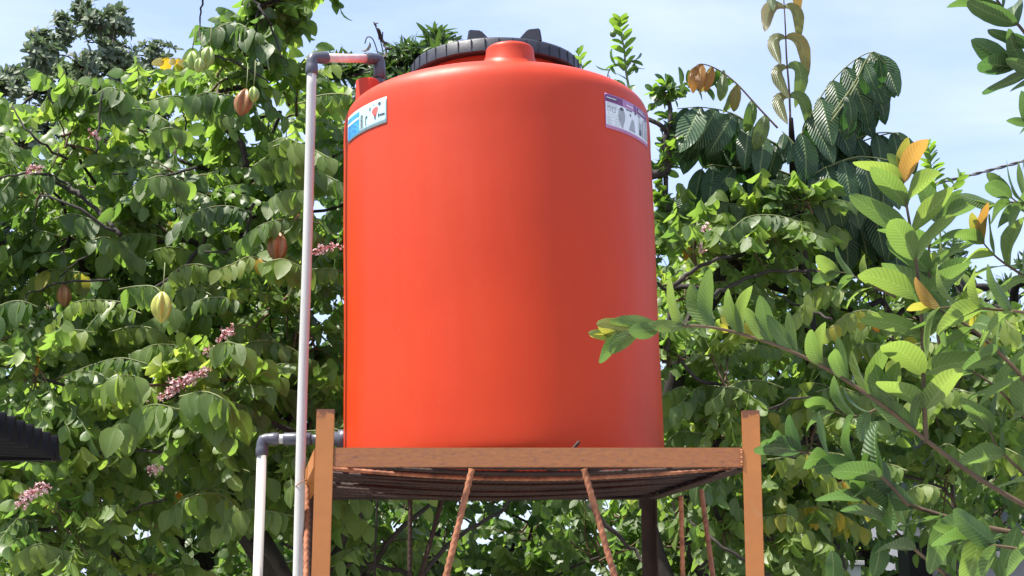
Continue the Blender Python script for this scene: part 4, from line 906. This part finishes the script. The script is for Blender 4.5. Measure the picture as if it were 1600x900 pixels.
sprig(lt, 'lime', [(915, 125), (908, 100), (903, 84)], 6.9, 6, 22, .8, r=1.6)
sprig(lt, 'lime', [(1010, 175), (1035, 150), (1060, 135), (1085, 125), (1115, 118)], 7.0, 18, 28, .25, r=2.2, up=.1)
sprig(lt, 'lime', [(1075, 135), (1095, 140), (1120, 130), (1128, 125)], 7.0, 10, 26, .2, r=2.0, up=-.2)
lf = MB(); c_ = P(958, 53, 6.98); lf.lathe([(.0005+.0155*math.sin(a), -.0165*math.cos(a)) for a in np.linspace(.02, 3.12, 12)], 16, c_); lf.build('lime', M['lime'], lt, sm=True)

# ---- large ribbed-leaf tree, upper right
rt = empty('ribbed_leaf_tree', (1.75, 7.8, 0), 'tree with long dark drooping ribbed leaves against the sky, upper right', 'tree')
def frond(pts, Y, n, l0, l1, tint, kind='mat', lat=.3, hang=.9, Yend=None, r=1.8, tend=None, wf=1, sides=2, face=0):
    Ye = Yend if Yend is not None else Y; m_ = len(pts)
    c = curve([P(x, y, Y+(Ye-Y)*i/(m_-1)) for i, (x, y) in enumerate(pts)], 8); k = len(c)
    MB().tube(c, [pxm(r, Y)*(1-.6*i/(k-1)) for i in range(k)], 6).build('frond_stalk', M['gtwig' if tint < .8 else 'twig'], rt, sm=True)
    for j in range(n):
        t = .06+.92*(j+.5)/n; f = t*(k-1); i0 = min(int(f), k-2); p = c[i0].lerp(c[i0+1], f-i0); T = (c[i0+1]-c[i0]).normalized()
        for sg in ((1, -1) if sides == 2 else (1,)):
            if kind == 'arch':
                s = T.cross(Vector((0, -1, 0))).normalized()*sg
                a = s*.75 + T*.75 + Vector(rng.normal(size=3))*.08; nn = Vector((0, -1 if a.x > 0 else 1, 0)) + Vector((.45*sg, 0, .15)) + Vector(rng.normal(size=3))*.1
            else:
                lv = T.cross(Vector((0, 0, 1))); lv = (lv.normalized() if lv.length > .1 else Vector((0, -1, 0)))*sg
                a = lv*lat + Vector((0, 0, -hang)) + T*.28 + Vector(rng.normal(size=3))*.09; nn = Vector((0, -1, .25)) + lv*.35 + Vector(rng.normal(size=3))*.22
            ln = pxm(l0+(l1-l0)*t, Y)*rng.uniform(.9, 1.1); tt = tint if tend is None else tint+(tend-tint)*t
            add_leaves(rt, kind, [tuple(p)], [tuple(a)], [tuple(nn)], ln, wf, tt+rng.normal(0, .04))
_fr = frond
def frond(pts, Y, n, l0, l1, tint, **k):
    _fr(pts, Y, n, l0, l1, tint, **k)
    if tint < .8: _fr([(x+rng.uniform(-10, 10), y+rng.uniform(-4, 14)) for x, y in pts], Y+.14, n, l0*1.05, l1*1.05, tint-.04, **k)
frond([(1235, 235), (1195, 215), (1150, 180), (1100, 168), (1058, 170)], 7.0, 7, 66, 104, .40, wf=1.1)
frond([(1230, 250), (1190, 225), (1150, 190), (1110, 172)], 7.15, 5, 75, 95, .3)
frond([(1215, 200), (1185, 168), (1150, 130), (1120, 108), (1095, 100), (1083, 108)], 6.9, 7, 62, 40, .86, tend=.99, lat=.2, wf=.95)
frond([(1235, 190), (1233, 140), (1229, 90), (1227, 40), (1224, -10), (1222, -40)], 7.0, 5, 84, 80, .915, kind='arch', tend=.93, r=2.0)
frond([(1240, 235), (1262, 190), (1290, 140), (1325, 102), (1360, 82), (1385, 90)], 7.0, 8, 108, 74, .34, wf=1.1)
frond([(1255, 240), (1280, 200), (1310, 150), (1340, 115), (1365, 100)], 7.2, 6, 110, 90, .22)
frond([(1300, 180), (1335, 130), (1362, 82), (1383, 100)], 6.8, 3, 70, 46, .35, lat=.2)
frond([(1250, 260), (1300, 235), (1350, 212), (1395, 208), (1420, 225)], 7.2, 6, 85, 62, .35)
frond([(1250, 285), (1290, 262), (1340, 245), (1390, 250)], 7.0, 5, 110, 90, .3)
frond([(1240, 275), (1200, 262), (1150, 262), (1110, 258), (1085, 272)], 7.1, 5, 88, 75, .35)
frond([(1250, 320), (1290, 300), (1350, 310), (1400, 340)], 7.4, 6, 100, 90, .2)
frond([(1240, 310), (1220, 300), (1180, 305), (1130, 300)], 7.5, 5, 90, 80, .2)
frond([(1240, 225), (1232, 215), (1222, 205)], 6.95, 3, 45, 40, .25)
frond([(1200, 300), (1130, 290), (1075, 300), (1040, 315)], 7.3, 5, 80, 70, .3)
frond([(1260, 360), (1320, 345), (1380, 355), (1440, 380)], 7.5, 6, 95, 80, .15)
tb = MB(); tb.tube(curve([(1.75, 7.8, 0), (1.7, 7.7, 1.2), P(1290, 800, 7.6), P(1265, 500, 7.4), P(1245, 330, 7.2), P(1238, 230, 7.1), P(1236, 185, 7.0)], 5), np.linspace(.05, .010, 31), 9); tb.build('trunk', M['bark'], rt, sm=True)

# ---- guava in front, right
gt = empty('guava_tree', (1.9, 3.3, 0), 'guava tree with ribbed translucent leaves reaching in from the right in front of the tank', 'tree')
YG = 3.0
gsY = {}
def gs(pts, n, lpx, tint, r=3.2, **k):
    Y = k.pop('Y', YG) + (0 if pts[0] in ((1620, 800), (1447, 692)) else rng.uniform(-.22, .22)); gsY[pts[0]] = Y
    sprig(gt, 'gua', pts, Y, n, lpx, tint, r=r, pairs=True, matn=k.pop('matn', 'twig'), **k)
# long diagonal branch whose tip crosses the tank
gs([(1620, 800), (1530, 748), (1450, 690), (1380, 634), (1290, 575), (1200, 535), (1100, 510), (1010, 516), (962, 528)], 13, 84, .58, r=4.2, spread=.38, up=.85, tend=.92, t0=.26, t1=.98, facing=1.0, width=.86)
# upright leader
gs([(1447, 692), (1443, 600), (1440, 500), (1430, 400), (1418, 330), (1408, 268)], 8, 114, .62, r=4.2, spread=.72, up=.12, tend=.93, t0=.05, facing=.7)
gs([(1470, 560), (1462, 480), (1450, 400), (1470, 330)], 5, 95, .3, r=3, spread=.7, up=.1, Y=3.25)
# branches from the right edge
gs([(1640, 640), (1580, 570), (1520, 515), (1470, 485)], 4, 90, .45, r=4.5, spread=.6, up=.0, droop=.35)
gs([(1640, 492), (1560, 484), (1500, 480), (1455, 482)], 4, 90, .62, r=3.0, spread=.5, up=.1, tend=.92)
gs([(1640, 455), (1590, 425), (1555, 400), (1530, 372)], 4, 80, .62, r=2.8, spread=.55, up=.15, tend=.95)
gs([(1660, 350), (1620, 325), (1580, 316), (1545, 322)], 4, 78, .45, r=2.8, spread=.55, up=.1)
gs([(1650, 300), (1620, 310), (1595, 318), (1570, 300)], 3, 80, .25, r=2.5, spread=.6, up=.2)
gs([(1400, 465), (1360, 445), (1325, 428), (1305, 425)], 3, 62, .6, r=2.0, spread=.35, up=.0, tend=.96)
# top right corner
gs([(1680, 190), (1640, 110), (1600, 50), (1565, 10), (1545, -20)], 5, 100, .12, r=4.0, spread=.55, up=.1, Y=2.7)
gs([(1700, 150), (1650, 120), (1600, 110), (1580, 105)], 3, 96, .1, r=3.0, spread=.4, up=0, Y=2.7)
gs([(1700, 230), (1650, 205), (1610, 198)], 2, 80, .1, r=3.0, spread=.4, up=0, Y=2.8)
# lower branches
gs([(1660, 842), (1560, 828), (1470, 805), (1400, 780), (1375, 760)], 6, 90, .22, r=5.0, spread=.5, up=-.1, droop=.45, Y=3.1)
gs([(1420, 790), (1370, 740), (1310, 722), (1250, 705), (1225, 700)], 5, 84, .14, r=3.0, spread=.45, up=.25, Y=3.2)
gs([(1640, 700), (1590, 640), (1550, 600), (1500, 570)], 3, 84, .4, r=3.4, spread=.6, up=.0, Y=3.2)
gs([(1650, 790), (1600, 740), (1560, 700), (1540, 660)], 3, 80, .35, r=3.4, spread=.6, up=.0, Y=3.15)
gs([(1660, 880), (1600, 860), (1540, 850), (1500, 840)], 3, 90, .4, r=3.4, spread=.45, droop=.5, Y=2.9)
gs([(1480, 900), (1420, 850), (1370, 800), (1340, 770)], 3, 80, .15, r=3, spread=.5, droop=.1, Y=3.4)
gs([(1380, 634), (1340, 650), (1290, 640)], 3, 70, .3, r=2.2, spread=.4, up=0, Y=3.1)
# three big hanging leaves at the bottom right
hp = [(1535, 808, 2.95, 118, .62), (1470, 810, 3.0, 84, .3), (1590, 822, 3.0, 70, .35), (1300, 860, 3.3, 60, .2), (1375, 845, 3.2, 60, .15)]
add_leaves(gt, 'gua', np.array([tuple(P(x, y, Y)) for x, y, Y, l, t in hp]), np.array([(-.18, -.1, -1), (-.05, 0, -1), (-.3, 0, -1), (.1, 0, -1), (-.1, 0, -1.)]), np.array([(0.1, -1, .2), (.3, -1, .1), (-.2, -1, .1), (.1, -1, 0), (.2, -1, .2)]), np.array([pxm(l, Y) for x, y, Y, l, t in hp]), 1.0, np.array([t for *_, t in hp]))
tb = MB(); rgt = [(1.9, 3.3, 0), (1.85, 3.25, .8), (1.62, 3.15, 1.35), P(1900, 1000, 3.1), P(1820, 700, 3.1), P(1780, 400, 3.0), P(1740, 150, 2.8)]
tb.tube(curve(rgt, 5), np.linspace(.045, .014, 31), 10); tb.build('trunk', M['bark'], gt, sm=True)
for a, b in [((1620, 800), (1850, 930)), ((1640, 640), (1815, 700)), ((1640, 492), (1790, 560)), ((1640, 455), (1780, 520)), ((1660, 350), (1775, 400)), ((1650, 300), (1768, 370)), ((1680, 190), (1745, 240)), ((1700, 150), (1745, 190)), ((1700, 230), (1750, 290)), ((1660, 842), (1870, 960)), ((1640, 700), (1830, 800)), ((1650, 790), (1840, 860)), ((1660, 880), (1880, 980)), ((1480, 900), (1640, 990))]:
    ya = gsY.get(a, YG); mb = MB(); mb.tube(curve([P(*a, ya), P((a[0]+b[0])/2, (a[1]+b[1])/2+8, (ya+3.05)/2), P(*b, 3.05)], 4), [.006]*4+[.008]*5, 7); mb.build('branch', M['twig'], gt, sm=True)

# ---- young bright shrub tops over the guava and thin-leaved far tree at the right
sh = empty('young_shrub', (2.2, 8.6, 0), 'young pale green shoot standing against the sky above the guava', 'shrub')
sprig(sh, 'lime', [(1478, 520), (1470, 380), (1462, 300), (1455, 262), (1450, 228)], 8.2, 22, 26, .95, r=2.2, up=.2, t0=.5)
sprig(sh, 'lime', [(1470, 340), (1485, 300), (1500, 275)], 8.2, 7, 24, .9, r=1.6)
MB().tube([(2.3, 8.3, 0), (2.25, 8.25, 1.5), P(1478, 520, 8.2)], [.03, .02, .006], 8).build('trunk', M['bark'], sh, sm=True)
fr = empty('feathery_tree', (4.2, 14, 0), 'distant feathery tree between the guava leaves at the right edge', 'tree')
lob = lobes_from((1380, 1760), ([1300, 1400, 1450, 1520, 1580, 1650, 1800], [420, 400, 370, 345, 380, 390, 400]), 640, (13, 15), 36, cell=56, keep=.9)
crown(fr, lob, [(4.2, 14, 0), (4.2, 14, 1.5), P(1530, 700, 14), P(1530, 480, 14)], 6, 2, rosette_spray(fr, 'mango', 8, .15, .55, up=.3), trunk_r=.1, twig_r=.007)

emit_leaves()
